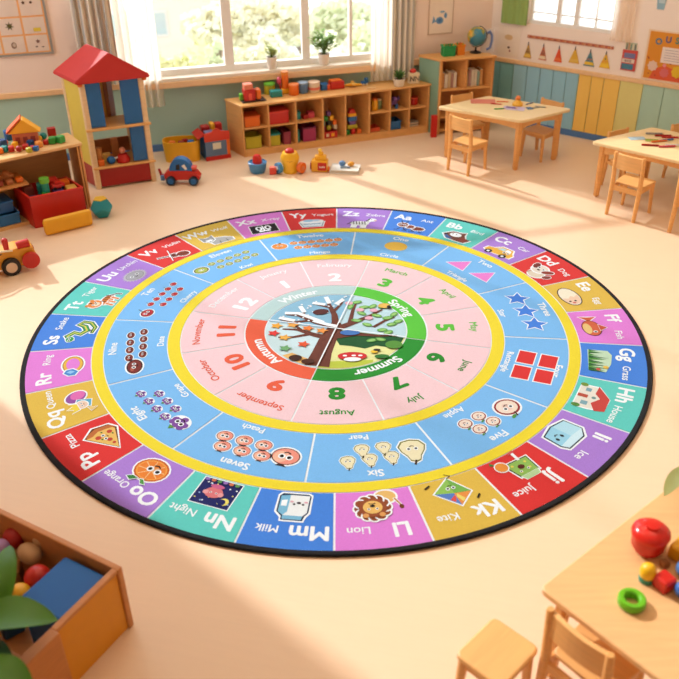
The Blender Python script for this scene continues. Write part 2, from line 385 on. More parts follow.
# ------------------------------------------------------------------ rug
RC = Vector((-.0257, 5.2778)); RR = 2.2
rug = thing('alphabet_rug', 'large round play rug with alphabet, numbers, months and season tree', 'rug', (RC.x, RC.y, 0))
RZ = .016
RW = (255, 255, 255)
def rm(c): return mat((c[0]*.845, c[1]*.89, min(255, c[2]*.92)), .95, 'rug')
class Art:
    "flat print of the rug, drawn in a sector's own frame"
    def __init__(s): s.mb = MB(); s.th = 0; s.r0 = 0; s.sc = 1; s.z = 0; s.ox = s.oy = 0; s.rot = 0; s.sx = 1
    def frame(s, th_deg, r0, sc=1, ox=0, oy=0, z=0, rot=0):
        s.th = math.radians(th_deg); s.r0 = r0; s.sc = sc; s.ox = ox; s.oy = oy; s.z = z; s.rot = rot; return s
    def W(s, u, v):
        c, t = math.cos(s.rot), math.sin(s.rot); u, v = u*c-v*t, u*t+v*c
        u = u*s.sc+s.ox; v = v*s.sc+s.oy; st, ct = math.sin(s.th), math.cos(s.th)
        return ((s.r0+v)*st+u*ct, (s.r0+v)*ct-u*st)
    def put(s, pts, faces, col):
        mi = s.mb._mi(rm(col)); o = len(s.mb.v); s.z += 1
        zz = RZ+.0004+s.z*.00016
        s.mb.v += [(p[0], p[1], zz+(p[2] if len(p) > 2 else 0)) for p in pts]
        for f in faces: s.mb.f.append([o+i for i in f]); s.mb.m.append(mi); s.mb.sm.append(False)
    def poly(s, pts, col, out=0):
        if out:
            cx = sum(p[0] for p in pts)/len(pts); cy = sum(p[1] for p in pts)/len(pts); q = []
            for x, y in pts:
                d = math.hypot(x-cx, y-cy) or 1; q.append((x+(x-cx)/d*out, y+(y-cy)/d*out))
            s.poly(q, RW)
        a = sum(pts[i][0]*pts[(i+1) % len(pts)][1]-pts[(i+1) % len(pts)][0]*pts[i][1] for i in range(len(pts)))
        if a < 0: pts = pts[::-1]
        s.put([s.W(*p) for p in pts], [list(range(len(pts)))], col)
    def ell(s, cx, cy, rx, ry, col, rot=0, out=0, n=18, ocol=RW):
        if out: s.ell(cx, cy, rx+out, ry+out, ocol, rot, 0, n)
        c, t = math.cos(rot), math.sin(rot)
        s.poly([(cx+rx*math.cos(a)*c-ry*math.sin(a)*t, cy+rx*math.cos(a)*t+ry*math.sin(a)*c) for a in [2*PI*i/n for i in range(n)]], col)
    def line(s, pts, w, col, out=0):
        if out: s.line(pts, w+2*out, RW)
        P = [Vector(p) for p in pts]; L = []; Rr = []
        for i, p in enumerate(P):
            t = (P[min(i+1, len(P)-1)]-P[max(i-1, 0)]).normalized(); n = Vector((-t.y, t.x)); ww = (w[i] if isinstance(w, (list, tuple)) else w)/2
            if i == 0: p = p-t*ww*.8
            if i == len(P)-1: p = p+t*ww*.8
            L.append(p+n*ww); Rr.append(p-n*ww)
        v = [s.W(*q) for q in L]+[s.W(*q) for q in Rr]; k = len(P)
        s.put(v, [[k+i, k+i+1, i+1, i] for i in range(k-1)], col)
    def eyes(s, cx, cy, r, d, smile=True):
        for k in (-1, 1):
            s.ell(cx+k*d, cy, r*1.25, r*1.25, RW, n=10); s.ell(cx+k*d, cy, r*.75, r*.75, (20, 20, 24), n=8)
        if smile: s.line([(cx-r, cy-r*1.8), (cx, cy-r*2.3), (cx+r, cy-r*1.8)], r*.5, (40, 20, 20))
    def blackline(s, pts, w=.05): s.line(pts, w, (40, 30, 34))
    def text(s, body, r, col, size, ang, off=0, bold=.02, maxw=None, z=1, squeeze=1):
        "text bent along the rug: ang mid angle in degrees, off = shift along the arc in metres, r = baseline radius"
        vs, fs, w = textgeo(body, bold); k = size/.727; kx = k*squeeze
        if maxw and w*kx > maxw: kx = maxw/w
        pts = []
        n = max(1, len(vs)//8) if bold > 0 else len(vs)
        for i, (x, y) in enumerate(vs):
            a = math.radians(ang)+(x*kx+off)/r; rr = r+y*k; pts.append((rr*math.sin(a), rr*math.cos(a), (i//n)*.00003))
        s.z = z; s.put(pts, fs, col)

def arcband(mb, r0, r1, a0, a1, col, z, gap=.0):
    n = max(2, int(abs(a1-a0)/2.5)); mi = mb._mi(rm(col)); o = len(mb.v)
    for i in range(n+1):
        t = i/n
        for r in (r0, r1):
            g = gap/r
            a = math.radians(a0)+g+(math.radians(a1-a0)-2*g)*t
            mb.v.append((r*math.sin(a), r*math.cos(a), z))
    for i in range(n):
        mb.f.append([o+2*i, o+2*i+2, o+2*i+3, o+2*i+1]); mb.m.append(mi); mb.sm.append(False)
b = MB(); b.lathe([(0, .001), (RR-.02, .001), (RR-.02, RZ-.002), (0, RZ-.002)], (0, 0, 0), rm(RW), 160); b.build('backing', rug)
b = MB(); b.lathe([(RR-.036, .001), (RR-.004, .001), (RR, .006), (RR, RZ-.003), (RR-.006, RZ+.003), (RR-.024, RZ+.003), (RR-.036, RZ-.001)], (0, 0, 0), rm((26, 26, 30)), 160); b.build('edge_binding', rug)
def yband(f0, f1):
    b = MB(); arcband(b, f0*RR, f1*RR, 0, 360, (246, 220, 48), RZ); tag(b.build('yellow_band', rug))
yband(.752, .786); yband(.51, .549)
CY = {'b': (70, 134, 226), 't': (98, 208, 196), 'p': (176, 128, 216), 'r': (226, 50, 48), 'y': (230, 188, 74), 'k': (232, 130, 218)}
seq = 'btpryk'*4+'rp'
words = 'Ant Bird Car Dog Egg Fish Grass House Ice Juice Kite Lion Milk Night Orange Pizza Queen Ring Snake Tiger Urchin Violin Wolf X-ray Yogurt Zebra'.split()
A0 = 14.3
al = MB(); A = Art(); A.mb = MB()
bk = (28, 24, 26)
def d_ant():
    for k in (-.5, 0, .45):
        A.blackline([(k, -.1), (k-.2, -.55), (k-.35, -.6)], .07); A.blackline([(k+.1, -.1), (k+.3, -.55), (k+.45, -.6)], .07)
    A.ell(.55, -.1, .42, .26, (120, 52, 34), out=.07); A.ell(0, .05, .3, .22, (140, 62, 40), out=.07); A.ell(-.5, .2, .32, .3, (150, 70, 44), out=.07)
    A.blackline([(-.6, .45), (-.75, .75)], .06); A.blackline([(-.4, .45), (-.3, .78)], .06); A.eyes(-.52, .22, .08, .12)
def d_bird():
    A.poly([(-.95, .05), (-.5, .6), (.1, .6), (.35, .75), (.4, .35), (.6, .0), (1.0, -.1), (.75, -.6), (.2, -.55), (-.5, -.45)], (120, 70, 56), .1)
    A.poly([(-.7, .0), (-.1, -.35), (-.4, -.5), (-.75, -.2)], (60, 100, 160)); A.ell(-.15, .2, .38, .28, RW); A.poly([(-.95, .05), (-.65, .2), (-.65, -.05)], bk)
    A.poly([(.4, .1), (.9, -.15), (.7, -.5), (.2, -.4)], (150, 70, 60)); A.eyes(-.25, .25, .07, .12, False)
def d_car():
    A.poly([(-.95, -.3), (-.9, .1), (-.5, .2), (-.2, .6), (.55, .6), (.8, .15), (.95, .05), (.95, -.4), (-.6, -.45)], (240, 180, 60), .1)
    A.poly([(-.35, .18), (-.1, .48), (.15, .48), (.15, .18)], (180, 220, 230)); A.poly([(.22, .18), (.22, .48), (.5, .48), (.65, .18)], RW)
    for x in (-.55, .5): A.ell(x, -.42, .24, .24, bk); A.ell(x, -.42, .1, .1, RW)
    A.eyes(.42, .05, .08, .14)
def d_dog():
    A.ell(.15, -.3, .5, .42, (232, 214, 190), out=.08); A.ell(-.15, .25, .5, .45, (238, 222, 204), out=.09)
    A.ell(-.62, .4, .2, .34, (120, 50, 40), .5, .05); A.ell(.42, .32, .2, .36, (150, 60, 46), -.7, .05)
    A.ell(.82, -.1, .18, .26, (140, 60, 50), -.4, .04); A.ell(-.15, .12, .1, .08, bk); A.eyes(-.15, .35, .09, .18, False); A.line([(-.3, -.6), (-.3, -.3)], .1, (200, 150, 130))
def d_egg():
    A.ell(0, 0, .98, .58, (60, 40, 40)); A.ell(0, 0, .92, .52, (250, 236, 210)); A.poly([(-.1, .48), (.1, .2), (-.05, .05), (.2, -.15), (.1, -.5), (.55, -.42), (.85, -.1), (.8, .2), (.5, .43)], (246, 206, 176))
    A.ell(.5, .1, .07, .07, bk); A.ell(.5, -.2, .07, .07, bk); A.ell(.68, -.05, .08, .1, (220, 110, 100))
def d_fish():
    A.poly([(-.5, 0), (-.95, .45), (-.9, 0), (-.95, -.45)], (214, 96, 60), .08); A.ell(.15, 0, .75, .5, (60, 30, 30)); A.ell(.15, 0, .7, .46, (222, 104, 66)); A.ell(.2, -.22, .5, .22, (244, 204, 130))
    A.poly([(-.2, .4), (.1, .8), (.4, .4)], (206, 84, 56), .04); A.ell(.5, .12, .1, .12, RW); A.ell(.52, .12, .06, .07, bk)
def d_grass():
    A.poly([(-.9, -.55), (-.95, .4), (-.6, .6), (.2, .55), (.95, .3), (.9, -.5)], (200, 224, 190))
    random.seed(3)
    for i in range(16):
        x = -.85+i*.115; h = .25+random.random()*.5
        A.poly([(x-.07, -.5), (x+.07, -.5), (x+random.uniform(-.12, .12), -.5+h*1.3)], [(50, 120, 50), (90, 160, 70), (40, 96, 50)][i % 3])
    A.ell(.55, .3, .13, .13, (236, 190, 80)); A.ell(.78, -.05, .1, .1, (220, 90, 80))
def d_house():
    A.poly([(-.8, -.6), (-.85, .2), (-.1, .75), (.8, .7), (.9, .05), (.9, -.6)], (240, 230, 214), .09); A.poly([(-.95, .15), (-.15, .8), (.85, .78), (.98, .35), (.5, .1), (-.4, .12)], (206, 70, 62))
    A.poly([(-.4, .05), (.0, .4), (.5, .05)], (240, 230, 214)); A.ell(.02, .12, .1, .1, (110, 150, 150)); A.poly([(-.1, -.6), (-.1, -.15), (.15, -.15), (.15, -.6)], (190, 80, 60))
    A.poly([(.4, -.35), (.4, -.05), (.7, -.05), (.7, -.35)], (130, 170, 180)); A.poly([(-.65, -.35), (-.65, -.1), (-.38, -.1), (-.38, -.35)], (130, 170, 180)); A.ell(-.85, -.5, .14, .18, (120, 150, 60)); A.ell(.85, -.5, .14, .2, (90, 140, 60))
def d_ice():
    A.poly([(-.8, -.5), (-.85, .4), (-.4, .75), (.75, .7), (.9, .35), (.8, -.55), (.0, -.7)], (40, 60, 80), .1); A.poly([(-.75, -.45), (-.8, .38), (-.38, .68), (.7, .64), (.83, .33), (.73, -.5), (.0, -.63)], (158, 214, 236))
    A.poly([(-.8, .38), (-.38, .68), (.7, .64), (.83, .33), (-.05, .3)], (214, 240, 248)); A.poly([(-.75, -.45), (-.05, -.6), (-.05, .3), (-.8, .38)], (186, 228, 242)); A.ell(.2, 0, .07, .1, bk); A.ell(.55, 0, .07, .1, bk); A.blackline([(.3, -.18), (.38, -.24), (.46, -.18)], .05)
def d_juice():
    A.poly([(-.75, -.3), (-.65, .6), (.35, .6), (.5, -.35)], (50, 60, 50), .08); A.poly([(-.7, -.25), (-.6, .55), (.3, .55), (.43, -.3)], (150, 194, 92)); A.poly([(-.6, .55), (-.5, .8), (.2, .8), (.3, .55)], (190, 220, 160), .04)
    for x, y in ((-.4, .3), (.1, .35), (-.45, -.05), (.2, -.1)): A.ell(x, y, .06, .06, (240, 220, 90))
    A.ell(-.1, .1, .16, .13, (90, 30, 20)); A.eyes(-.1, .32, .05, .2, False); A.ell(.6, -.3, .27, .27, (240, 150, 60), out=.05); A.poly([(.75, -.55), (.95, -.6), (.85, -.8)], (70, 130, 60)); A.line([(-.3, -.3), (-.35, -.75)], .14, RW); A.line([(-.45, -.78), (-.2, -.75)], .12, (220, 90, 90))
def d_kite():
    A.poly([(-.7, .2), (0, .8), (.75, -.1), (-.1, -.75)], (240, 236, 220), .08)
    A.poly([(-.7, .2), (0, .8), (.0, .1)], (240, 150, 70)); A.poly([(0, .8), (.75, -.1), (.0, .1)], (90, 130, 200)); A.poly([(-.7, .2), (0, .1), (-.1, -.75)], (120, 180, 80)); A.poly([(.75, -.1), (0, .1), (-.1, -.75)], (150, 200, 90))
    A.poly([(.15, .58), (.3, .4), (.02, .2), (.02, .35)], (226, 80, 70)); A.poly([(-.3, .5), (-.15, .65), (-.02, .3), (-.1, .15)], (246, 220, 110)); A.blackline([(-.1, -.75), (-.3, -.85), (-.1, -1.0)], .04); A.eyes(0, -.2, .07, .12); A.line([(-.9, .5), (-.75, .65)], .08, bk); A.line([(.75, -.6), (.95, -.5)], .08, bk)
def d_lion():
    A.ell(-.45, -.45, .42, .35, (240, 190, 110), out=.08); A.line([(-.8, -.3), (-1.0, .1)], .07, (200, 130, 60), .03); A.ell(-1.0, .15, .09, .12, (120, 60, 30))
    for i in range(12):
        a = i*PI/6; A.ell(.12+.5*math.cos(a), .12+.48*math.sin(a), .22, .2, (150, 74, 40), a, .07)
    A.ell(.12, .12, .55, .52, (156, 78, 42)); A.ell(-.2, .52, .12, .12, (230, 160, 90)); A.ell(.44, .52, .12, .12, (230, 160, 90)); A.ell(.12, .1, .38, .35, (244, 190, 104)); A.eyes(.12, .2, .05, .16, False); A.ell(.12, .04, .1, .07, bk); A.line([(.0, -.1), (.12, -.06), (.24, -.1)], .04, bk)
def d_milk():
    A.poly([(-.5, -.7), (.5, -.7), (.62, -.55), (.62, .3), (.4, .55), (.4, .75), (-.45, .75), (-.5, .5), (-.62, .3), (-.62, -.6)], (40, 60, 90), .09)
    A.poly([(-.56, -.62), (-.56, .3), (-.42, .5), (-.38, .7), (.35, .7), (.35, .5), (.2, .3), (.2, -.62)], (246, 246, 244)); A.poly([(.2, -.62), (.2, .3), (.35, .5), (.56, .3), (.56, -.55)], (128, 190, 220)); A.poly([(-.42, .5), (-.38, .7), (.35, .7), (.35, .5)], (128, 190, 220))
    A.poly([(.28, -.35), (.28, .0), (.5, .0), (.5, -.3)], RW); A.ell(-.35, -.12, .05, .05, bk); A.ell(0, -.12, .05, .05, bk); A.ell(-.18, -.2, .09, .06, (60, 40, 50)); A.ell(-.45, -.25, .08, .05, (240, 180, 190)); A.ell(.1, -.25, .08, .05, (240, 180, 190))
def d_night():
    A.poly([(-.8, -.75), (.85, -.75), (.85, .7), (-.8, .7)], (22, 30, 96), .06)
    random.seed(5)
    for i in range(16): A.ell(random.uniform(-.72, .75), random.uniform(-.65, .6), .04, .04, [(240, 230, 120), (150, 180, 230), RW][i % 3], n=6)
    A.ell(-.5, .35, .2, .2, (246, 226, 110), n=14); A.ell(-.42, .4, .16, .17, (22, 30, 96), n=14)
    A.ell(.12, 0, .38, .3, (226, 120, 124)); A.ell(-.2, .05, .12, .12, (236, 160, 160)); A.ell(.45, .05, .12, .12, (236, 160, 160)); A.ell(.12, -.35, .3, .12, (206, 96, 140)); A.eyes(.12, .02, .04, .12, False)
    for i in range(6): A.ell(-.6+i*.26, -.64, .1, .08, [(90, 150, 80), (220, 120, 80), (150, 110, 190)][i % 3])
def d_orange():
    A.ell(0, .05, .78, .66, (206, 96, 30), out=.07); A.ell(0, .05, .7, .58, (246, 160, 70)); A.ell(0, .05, .62, .51, (240, 132, 48))
    for i in range(8):
        a = i*PI/4+.2; A.line([(0, .05), (.6*math.cos(a), .05+.48*math.sin(a))], .04, (250, 200, 140))
    A.eyes(-.1, .02, .13, .2); A.poly([(.1, .7), (.35, .95), (.6, .85), (.4, .68)], (60, 130, 60), .05); A.poly([(.0, .7), (-.2, .9), (-.4, .85), (-.15, .66)], (80, 150, 70), .05)
def d_pizza():
    A.poly([(-.95, -.1), (.5, .78), (.95, .2), (.8, -.5), (.4, -.7)], (110, 60, 30), .09); A.poly([(-.9, -.1), (.42, .7), (.8, .2), (.68, -.42), (.38, -.6)], (240, 190, 100)); A.poly([(.45, .75), (.7, .5), (.85, .1), (.75, -.5), (.45, -.68), (.55, -.3), (.6, .1), (.42, .45)], (198, 110, 54))
    for x, y, r in ((-.2, -.05, .12), (.2, .28, .13), (.3, -.3, .12), (-.5, -.1, .08)): A.ell(x, y, r, r, (200, 70, 50))
    for x, y in ((0, .2), (.45, 0), (.1, -.35)): A.ell(x, y, .06, .04, (90, 120, 50))
    A.eyes(.08, .05, .07, .13)
def d_queen():
    A.ell(.45, .1, .4, .52, (150, 80, 160), .6, .07); A.ell(.55, 0, .3, .36, (230, 110, 180), .6); A.poly([(-.5, -.35), (0, -.5), (.2, .1), (-.2, .3)], (90, 170, 200), .05); A.ell(-.25, .0, .28, .27, (244, 206, 180), out=.05)
    A.poly([(-.6, .15), (-.75, .55), (-.5, .4), (-.4, .68), (-.25, .42), (-.02, .55), (-.1, .2)], (246, 214, 70), .05); A.eyes(-.25, .0, .05, .1); A.poly([(-.9, -.3), (-.6, -.2), (-.7, -.6)], (240, 200, 120), .04)
def d_ring():
    A.ell(.1, 0, .72, .5, (140, 90, 30), out=.08); A.ell(.1, 0, .68, .46, (236, 180, 70)); A.ell(.12, 0, .52, .32, CY['k']); A.poly([(-.85, .2), (-.6, .42), (-.35, .3), (-.3, .0), (-.55, -.25), (-.85, -.1)], (70, 140, 210), .07); A.poly([(-.7, .1), (-.55, .3), (-.42, .1), (-.55, -.1)], (150, 200, 240))
def d_snake():
    p = [(-.8, .4), (-.45, .62), (-.1, .35), (-.25, 0), (.1, -.25), (.5, -.05), (.7, .3), (.95, .1), (.85, -.3), (.4, -.6), (-.1, -.55)]
    w = [.2, .26, .26, .26, .28, .26, .24, .22, .2, .16, .08]
    A.line(p, [x+.22 for x in w], RW); A.line(p, [x+.08 for x in w], (30, 60, 40)); A.line(p, w, (50, 160, 80)); A.line(p, [x*.35 for x in w], (226, 206, 90)); A.ell(-.75, .42, .24, .2, (50, 160, 80), out=.04); A.eyes(-.75, .46, .06, .09, False)
def d_tiger():
    A.ell(.2, -.15, .55, .3, (232, 132, 60), out=.08)
    for x in (-.2, .1, .5): A.line([(x, -.3), (x-.05, -.65)], .15, (232, 132, 60), .05)
    A.line([(.7, -.1), (.95, -.35), (.98, -.6)], .09, (60, 40, 30), .04); A.ell(-.4, .3, .42, .36, (236, 140, 66), out=.08); A.ell(-.7, .6, .12, .12, (236, 140, 66)); A.ell(-.12, .62, .12, .12, (236, 140, 66)); A.ell(-.4, .18, .22, .15, (250, 226, 196))
    for x in (-.05, .2, .42, .6): A.line([(x, .12), (x+.04, -.12)], .06, (60, 36, 30))
    A.line([(-.4, .62), (-.4, .48)], .07, (60, 36, 30)); A.eyes(-.4, .34, .06, .15, False); A.ell(-.4, .22, .05, .04, bk)
def d_urchin():
    P = []
    for i in range(44):
        a = i*2*PI/44; r = 1.0 if i % 2 else .78; P.append((.85*r*math.cos(a), .62*r*math.sin(a)))
    A.poly(P, (196, 190, 196)); A.ell(0, 0, .62, .45, (150, 148, 156)); A.ell(0, 0, .55, .4, (172, 170, 178)); A.eyes(0, .03, .09, .22)
def d_violin():
    A.line([(-.9, .3), (-.2, .0)], .1, (60, 36, 30), .05); A.ell(.05, -.1, .3, .25, (130, 50, 34), -.4, .07); A.ell(.5, -.3, .38, .32, (140, 56, 36), -.4, .07); A.ell(.3, -.22, .25, .15, (140, 56, 36)); A.line([(-.2, .02), (.75, -.42)], .06, (30, 20, 20)); A.line([(-.5, -.6), (.1, .7)], .06, RW); A.blackline([(-.45, -.6), (.15, .7)], .03)
def d_wolf():
    A.poly([(-.4, -.6), (-.6, 0), (-.2, .3), (.5, .1), (.95, -.2), (.9, -.6)], (176, 172, 168), .08); A.poly([(-.9, .75), (-.85, .1), (-.5, -.2), (-.1, .05), (-.05, .7), (-.35, .5), (-.6, .5)], (150, 148, 148), .07); A.poly([(-.75, .1), (-.5, -.15), (-.2, .08), (-.5, .2)], RW); A.ell(-.5, -.1, .06, .05, bk); A.eyes(-.48, .22, .05, .15, False); A.line([(.0, -.6), (.05, -.3)], .06, (90, 88, 88)); A.line([(.5, -.6), (.5, -.3)], .06, (90, 88, 88))
def d_xray():
    A.poly([(-.85, -.55), (.85, -.6), (.9, .55), (-.8, .6)], (18, 18, 24), .07); A.ell(-.28, .1, .22, .3, RW); A.ell(.3, .1, .22, .3, RW); A.ell(-.28, .1, .1, .18, (18, 18, 24)); A.ell(.3, .1, .1, .18, (18, 18, 24)); A.line([(0, .45), (0, -.35)], .09, RW); A.ell(-.2, -.33, .18, .1, RW); A.ell(.2, -.33, .18, .1, RW)
def d_yogurt():
    A.poly([(-.8, .2), (-.6, -.55), (.6, -.55), (.8, .2)], (90, 100, 120), .08); A.poly([(-.75, .2), (-.56, -.5), (.56, -.5), (.75, .2)], (226, 234, 240)); A.ell(0, .25, .8, .3, (246, 246, 244)); A.ell(-.2, .4, .35, .2, (160, 200, 226)); A.ell(.3, .4, .25, .15, (190, 214, 236)); A.line([(-.5, -.1), (.5, -.1)], .1, (110, 150, 190)); A.eyes(0, -.18, .05, .14, False)
def d_zebra():
    A.ell(-.1, -.1, .55, .27, RW, out=.06)
    for x in (-.5, -.3, .1, .3): A.line([(x, -.25), (x-.03, -.7)], .12, RW, .04)
    A.line([(.3, .0), (.55, .4)], .26, RW, .04); A.ell(.68, .45, .26, .17, RW, -.3, .05); A.ell(.88, .38, .1, .1, (236, 180, 190))
    for x in (-.5, -.32, -.14, .04, .22): A.line([(x, .12), (x+.06, -.28)], .06, bk)
    A.line([(.3, .2), (.45, .45), (.5, .6)], .1, bk); A.line([(-.62, .0), (-.85, -.3)], .07, bk); A.ell(.62, .5, .04, .05, bk); A.line([(.4, .1), (.5, .15)], .05, bk)
draws = [d_ant, d_bird, d_car, d_dog, d_egg, d_fish, d_grass, d_house, d_ice, d_juice, d_kite, d_lion, d_milk, d_night, d_orange, d_pizza, d_queen, d_ring, d_snake, d_tiger, d_urchin, d_violin, d_wolf, d_xray, d_yogurt, d_zebra]
step = 360/26
LT = (255, 255, 255)
for i in range(26):
    a0 = A0+i*step; mid = a0+step/2
    arcband(A.mb, .789*RR, .984*RR, a0, a0+step, CY[seq[i]], RZ, .006)
    A.frame(mid, .842*RR, .142, 0, .0, 2); draws[i]()
    L = words[i][0]
    A.text(L+L.lower(), .908*RR, LT, .103, mid, -.11, .03, .22)
    A.text(words[i], .912*RR, LT, .054, mid, .115, .012, .2)
A.mb.build('alphabet_band', rug)
# numbers band
A = Art(); N0 = 6.25
nb = ['One', 'Two', 'Three', 'Four', 'Five', 'Six', 'Seven', 'Eight', 'Nine', 'Ten', 'Eleven', 'Twelve']
nf = ['Circle', 'Triangle', 'Star', 'Rectangle', 'Apple', 'Pear', 'Peach', 'Grape', 'Date', 'Cherry', 'Kiwi', 'Mango']
SKY = (126, 190, 244)
def fruit(k):
    def apple(big):
        A.ell(0, 0, .95, .85, (150, 34, 40), out=.14); A.ell(0, -.02, .8, .7, (250, 226, 206)); A.ell(0, 0, .3, .4, (244, 206, 190)); A.line([(0, .7), (.12, 1.05)], .12, (60, 40, 30)); A.ell(.4, 1.0, .26, .13, (80, 150, 70), .4)
        A.eyes(0, .1, .15, .25)
    def pear(big):
        P = [(0, 1.05), (.3, .9), (.42, .5), (.7, .05), (.82, -.4), (.55, -.85), (0, -.98), (-.55, -.85), (-.82, -.4), (-.7, .05), (-.42, .5), (-.3, .9)]
        A.poly([(x*1.12, y*1.12) for x, y in P], (120, 120, 50), .1); A.poly(P, (246, 232, 190)); A.line([(0, 1.0), (.12, 1.35)], .14, (60, 40, 30)); A.eyes(0, -.15, .13, .24)
    def peach(big):
        A.ell(0, 0, .95, .82, (70, 30, 30), out=.12); A.ell(0, 0, .88, .75, (244, 150, 130)); A.ell(.3, .1, .5, .55, (250, 190, 160)); A.poly([(-.15, .75), (-.45, 1.0), (0, .95), (.35, 1.0), (.15, .75)], (60, 40, 40)); A.eyes(0, .05, .2, .26)
    def grape(big):
        A.ell(0, .0, .85, .7, RW)
        for x, y in ((-.45, .35), (0, .4), (.45, .35), (-.25, 0), (.25, 0), (0, -.35), (-.5, 0), (.5, .05), (0, .1)): A.ell(x, y, .28, .26, (130, 76, 160), n=10)
        A.poly([(-.2, .6), (0, 1.0), (.3, .65)], (90, 150, 70)); A.eyes(0, .1, .17, .22)
    def date(big):
        A.ell(0, 0, .95, .6, (60, 20, 20), out=.12); A.ell(0, 0, .85, .5, (126, 44, 36)); A.ell(-.3, .15, .3, .15, (180, 90, 70)); A.eyes(.1, .05, .13, .22)
    def cherry(big):
        A.ell(0, -.1, .8, .66, (60, 16, 24), out=.12); A.ell(0, -.1, .72, .58, (186, 34, 46)); A.line([(0, .4), (.3, 1.1)], .1, (60, 60, 30)); A.ell(-.25, .15, .2, .12, (240, 160, 160))
        if big: A.eyes(0, -.05, .15, .24)
    def kiwi(big):
        A.ell(0, 0, .92, .75, (90, 66, 30), out=.12); A.ell(0, 0, .78, .62, (176, 190, 80)); A.ell(0, 0, .3, .24, (240, 236, 200)); A.eyes(0, 0, .13, .2, False)
    def mango(big):
        A.ell(0, 0, .95, .78, (190, 90, 40), out=.12); A.ell(0, 0, .88, .7, (244, 150, 66)); A.ell(.1, .85, .2, .12, (60, 60, 40)); A.eyes(0, .05, .13, .22)
    return [apple, pear, peach, grape, date, cherry, kiwi, mango][k]
for i in range(12):
    a0 = N0+i*30; mid = a0+15
    arcband(A.mb, .552*RR, .749*RR, a0, a0+30, SKY, RZ, .0065)
    A.text(nb[i], .711*RR, LT, .058, mid, .02 if i > 3 else 0, .022, .3); A.text(nf[i], .562*RR, LT, .048, mid, .06 if i > 3 else 0, .02, .3)
    rm0 = .655*RR
    if i == 0:
        A.frame(mid, rm0, .09, 0, 0, 2); A.ell(0, 0, 1.1, .95, (246, 196, 76), out=.0, n=30)
    elif i == 1:
        for k in (-1, 1): A.frame(mid, rm0, .09, k*.13, 0, 2); A.poly([(-1.1, -.8), (1.0, -.9), (.3, .95)], (240, 130, 210), .12)
    elif i == 2:
        for k in (-1, 0, 1):
            A.frame(mid, rm0, .09, k*.19, 0, 2); A.poly([((1.05 if j % 2 == 0 else .48)*math.sin(j*PI/5), (1.05 if j % 2 == 0 else .48)*math.cos(j*PI/5)) for j in range(10)], (64, 130, 226), .12)
    elif i == 3:
        for k, q in ((-1, -1), (1, -1), (-1, 1), (1, 1)): A.frame(mid, rm0, .075, k*.095, q*.075, 2); A.poly([(-1.0, -.75), (1.0, -.75), (1.0, .75), (-1.0, .75)], (226, 50, 48), .16)
    else:
        n = i; fd = fruit(i-4)   # n small ones plus the big one = i+1
        bigu = -.235; sc = .092
        if i in (9, 10, 11): bigu = -.265; sc = .07
        A.frame(mid, rm0-.012, sc, bigu, 0, 2); fd(True)
        cols = {4: 2, 5: 3, 6: 3, 7: 4, 8: 4, 9: 5, 10: 5, 11: 6}[i]
        u0 = {4: -.06, 5: -.1, 6: -.1, 7: -.12, 8: -.12, 9: -.14, 10: -.14, 11: -.14}[i]; du = {4: .12, 5: .13, 6: .13, 7: .105, 8: .1, 9: .085, 10: .085, 11: .078}[i]
        ss = {4: .05, 5: .052, 6: .056, 7: .048, 8: .045, 9: .037, 10: .036, 11: .037}[i]
        for k in range(n):
            row = k//cols; c = k % cols
            A.frame(mid, rm0, ss, u0+c*du+(row % 2)*.03, (.030, -.062)[row % 2], 2)
            fd(False)
A.mb.build('number_band', rug)
# months band
A = Art(); M0 = 14.7
months = ['March', 'April', 'May', 'June', 'July', 'August', 'September', 'October', 'November', 'December', 'January', 'February']
LG = (96, 196, 60); DG = (34, 140, 40); OR_ = (238, 96, 64)
mc = [LG]*3+[DG]*3+[OR_]*3+[LT]*3
for i in range(12):
    a0 = M0+i*30; mid = a0+15
    arcband(A.mb, .303*RR, .507*RR, a0, a0+30, (250, 208, 212), RZ, .0055)
    A.text(months[i], .446*RR, mc[i], .057, mid, 0, .016, .43)
    A.text(str((i+2) % 12+1), .335*RR, mc[i], .125, mid, 0, .05, None, squeeze=1.15)
A.mb.build('month_band', rug)
# season ring
A = Art(); sn = [('Spring', (92, 200, 60)), ('Summer', (34, 146, 44)), ('Autumn', (240, 98, 66)), ('Winter', (190, 216, 214))]
for i, (t, c) in enumerate(sn):
    a0 = M0+i*90; arcband(A.mb, .236*RR, .298*RR, a0, a0+90, c, RZ, .004)
    A.text(t, .2495*RR, LT, .075, a0+45, 0, .03, .5)
A.mb.build('season_band', rug)
# tree picture
A = Art(); TR = .232*RR
def quad(q, col, f0=0.0, f1=1.0): arcband(A.mb, max(.001, f0*TR), f1*TR, M0+q*90, M0+q*90+90, col, RZ, 0.0)
quad(3, (142, 190, 216)); quad(0, (196, 224, 232)); quad(1, (240, 236, 160)); quad(2, (212, 234, 238))
A.frame(0, 0, TR, 0, 0, 1)
def clipc(pts, r=.985):
    return [((x, y) if math.hypot(x, y) <= r else (x*r/math.hypot(x, y), y*r/math.hypot(x, y))) for x, y in pts]
A.poly(clipc([(.05, -.03), (.97, -.26), (.9, -.42), (.75, -.5), (.55, -.45), (.4, -.52), (.2, -.45), (.05, -.42), (-.02, -.2)]), (22, 88, 44))
arr = [(math.sin(math.radians(a))*.985, math.cos(math.radians(a))*.985) for a in range(150, 196, 5)]
A.poly([(-.2, -.83)]+[(.5, -.8)]+arr, (196, 206, 70))
A.poly([(-.28, -.82), (-.6, -.6)]+[(math.sin(math.radians(a))*.985, math.cos(math.radians(a))*.985) for a in range(228, 196, -4)], (246, 190, 110))
BR = (112, 58, 44)
A.line([(-.23, -.80), (-.19, -.6), (-.12, -.3), (-.02, 0), (.0, .12)], [.34, .27, .25, .22, .14], BR)
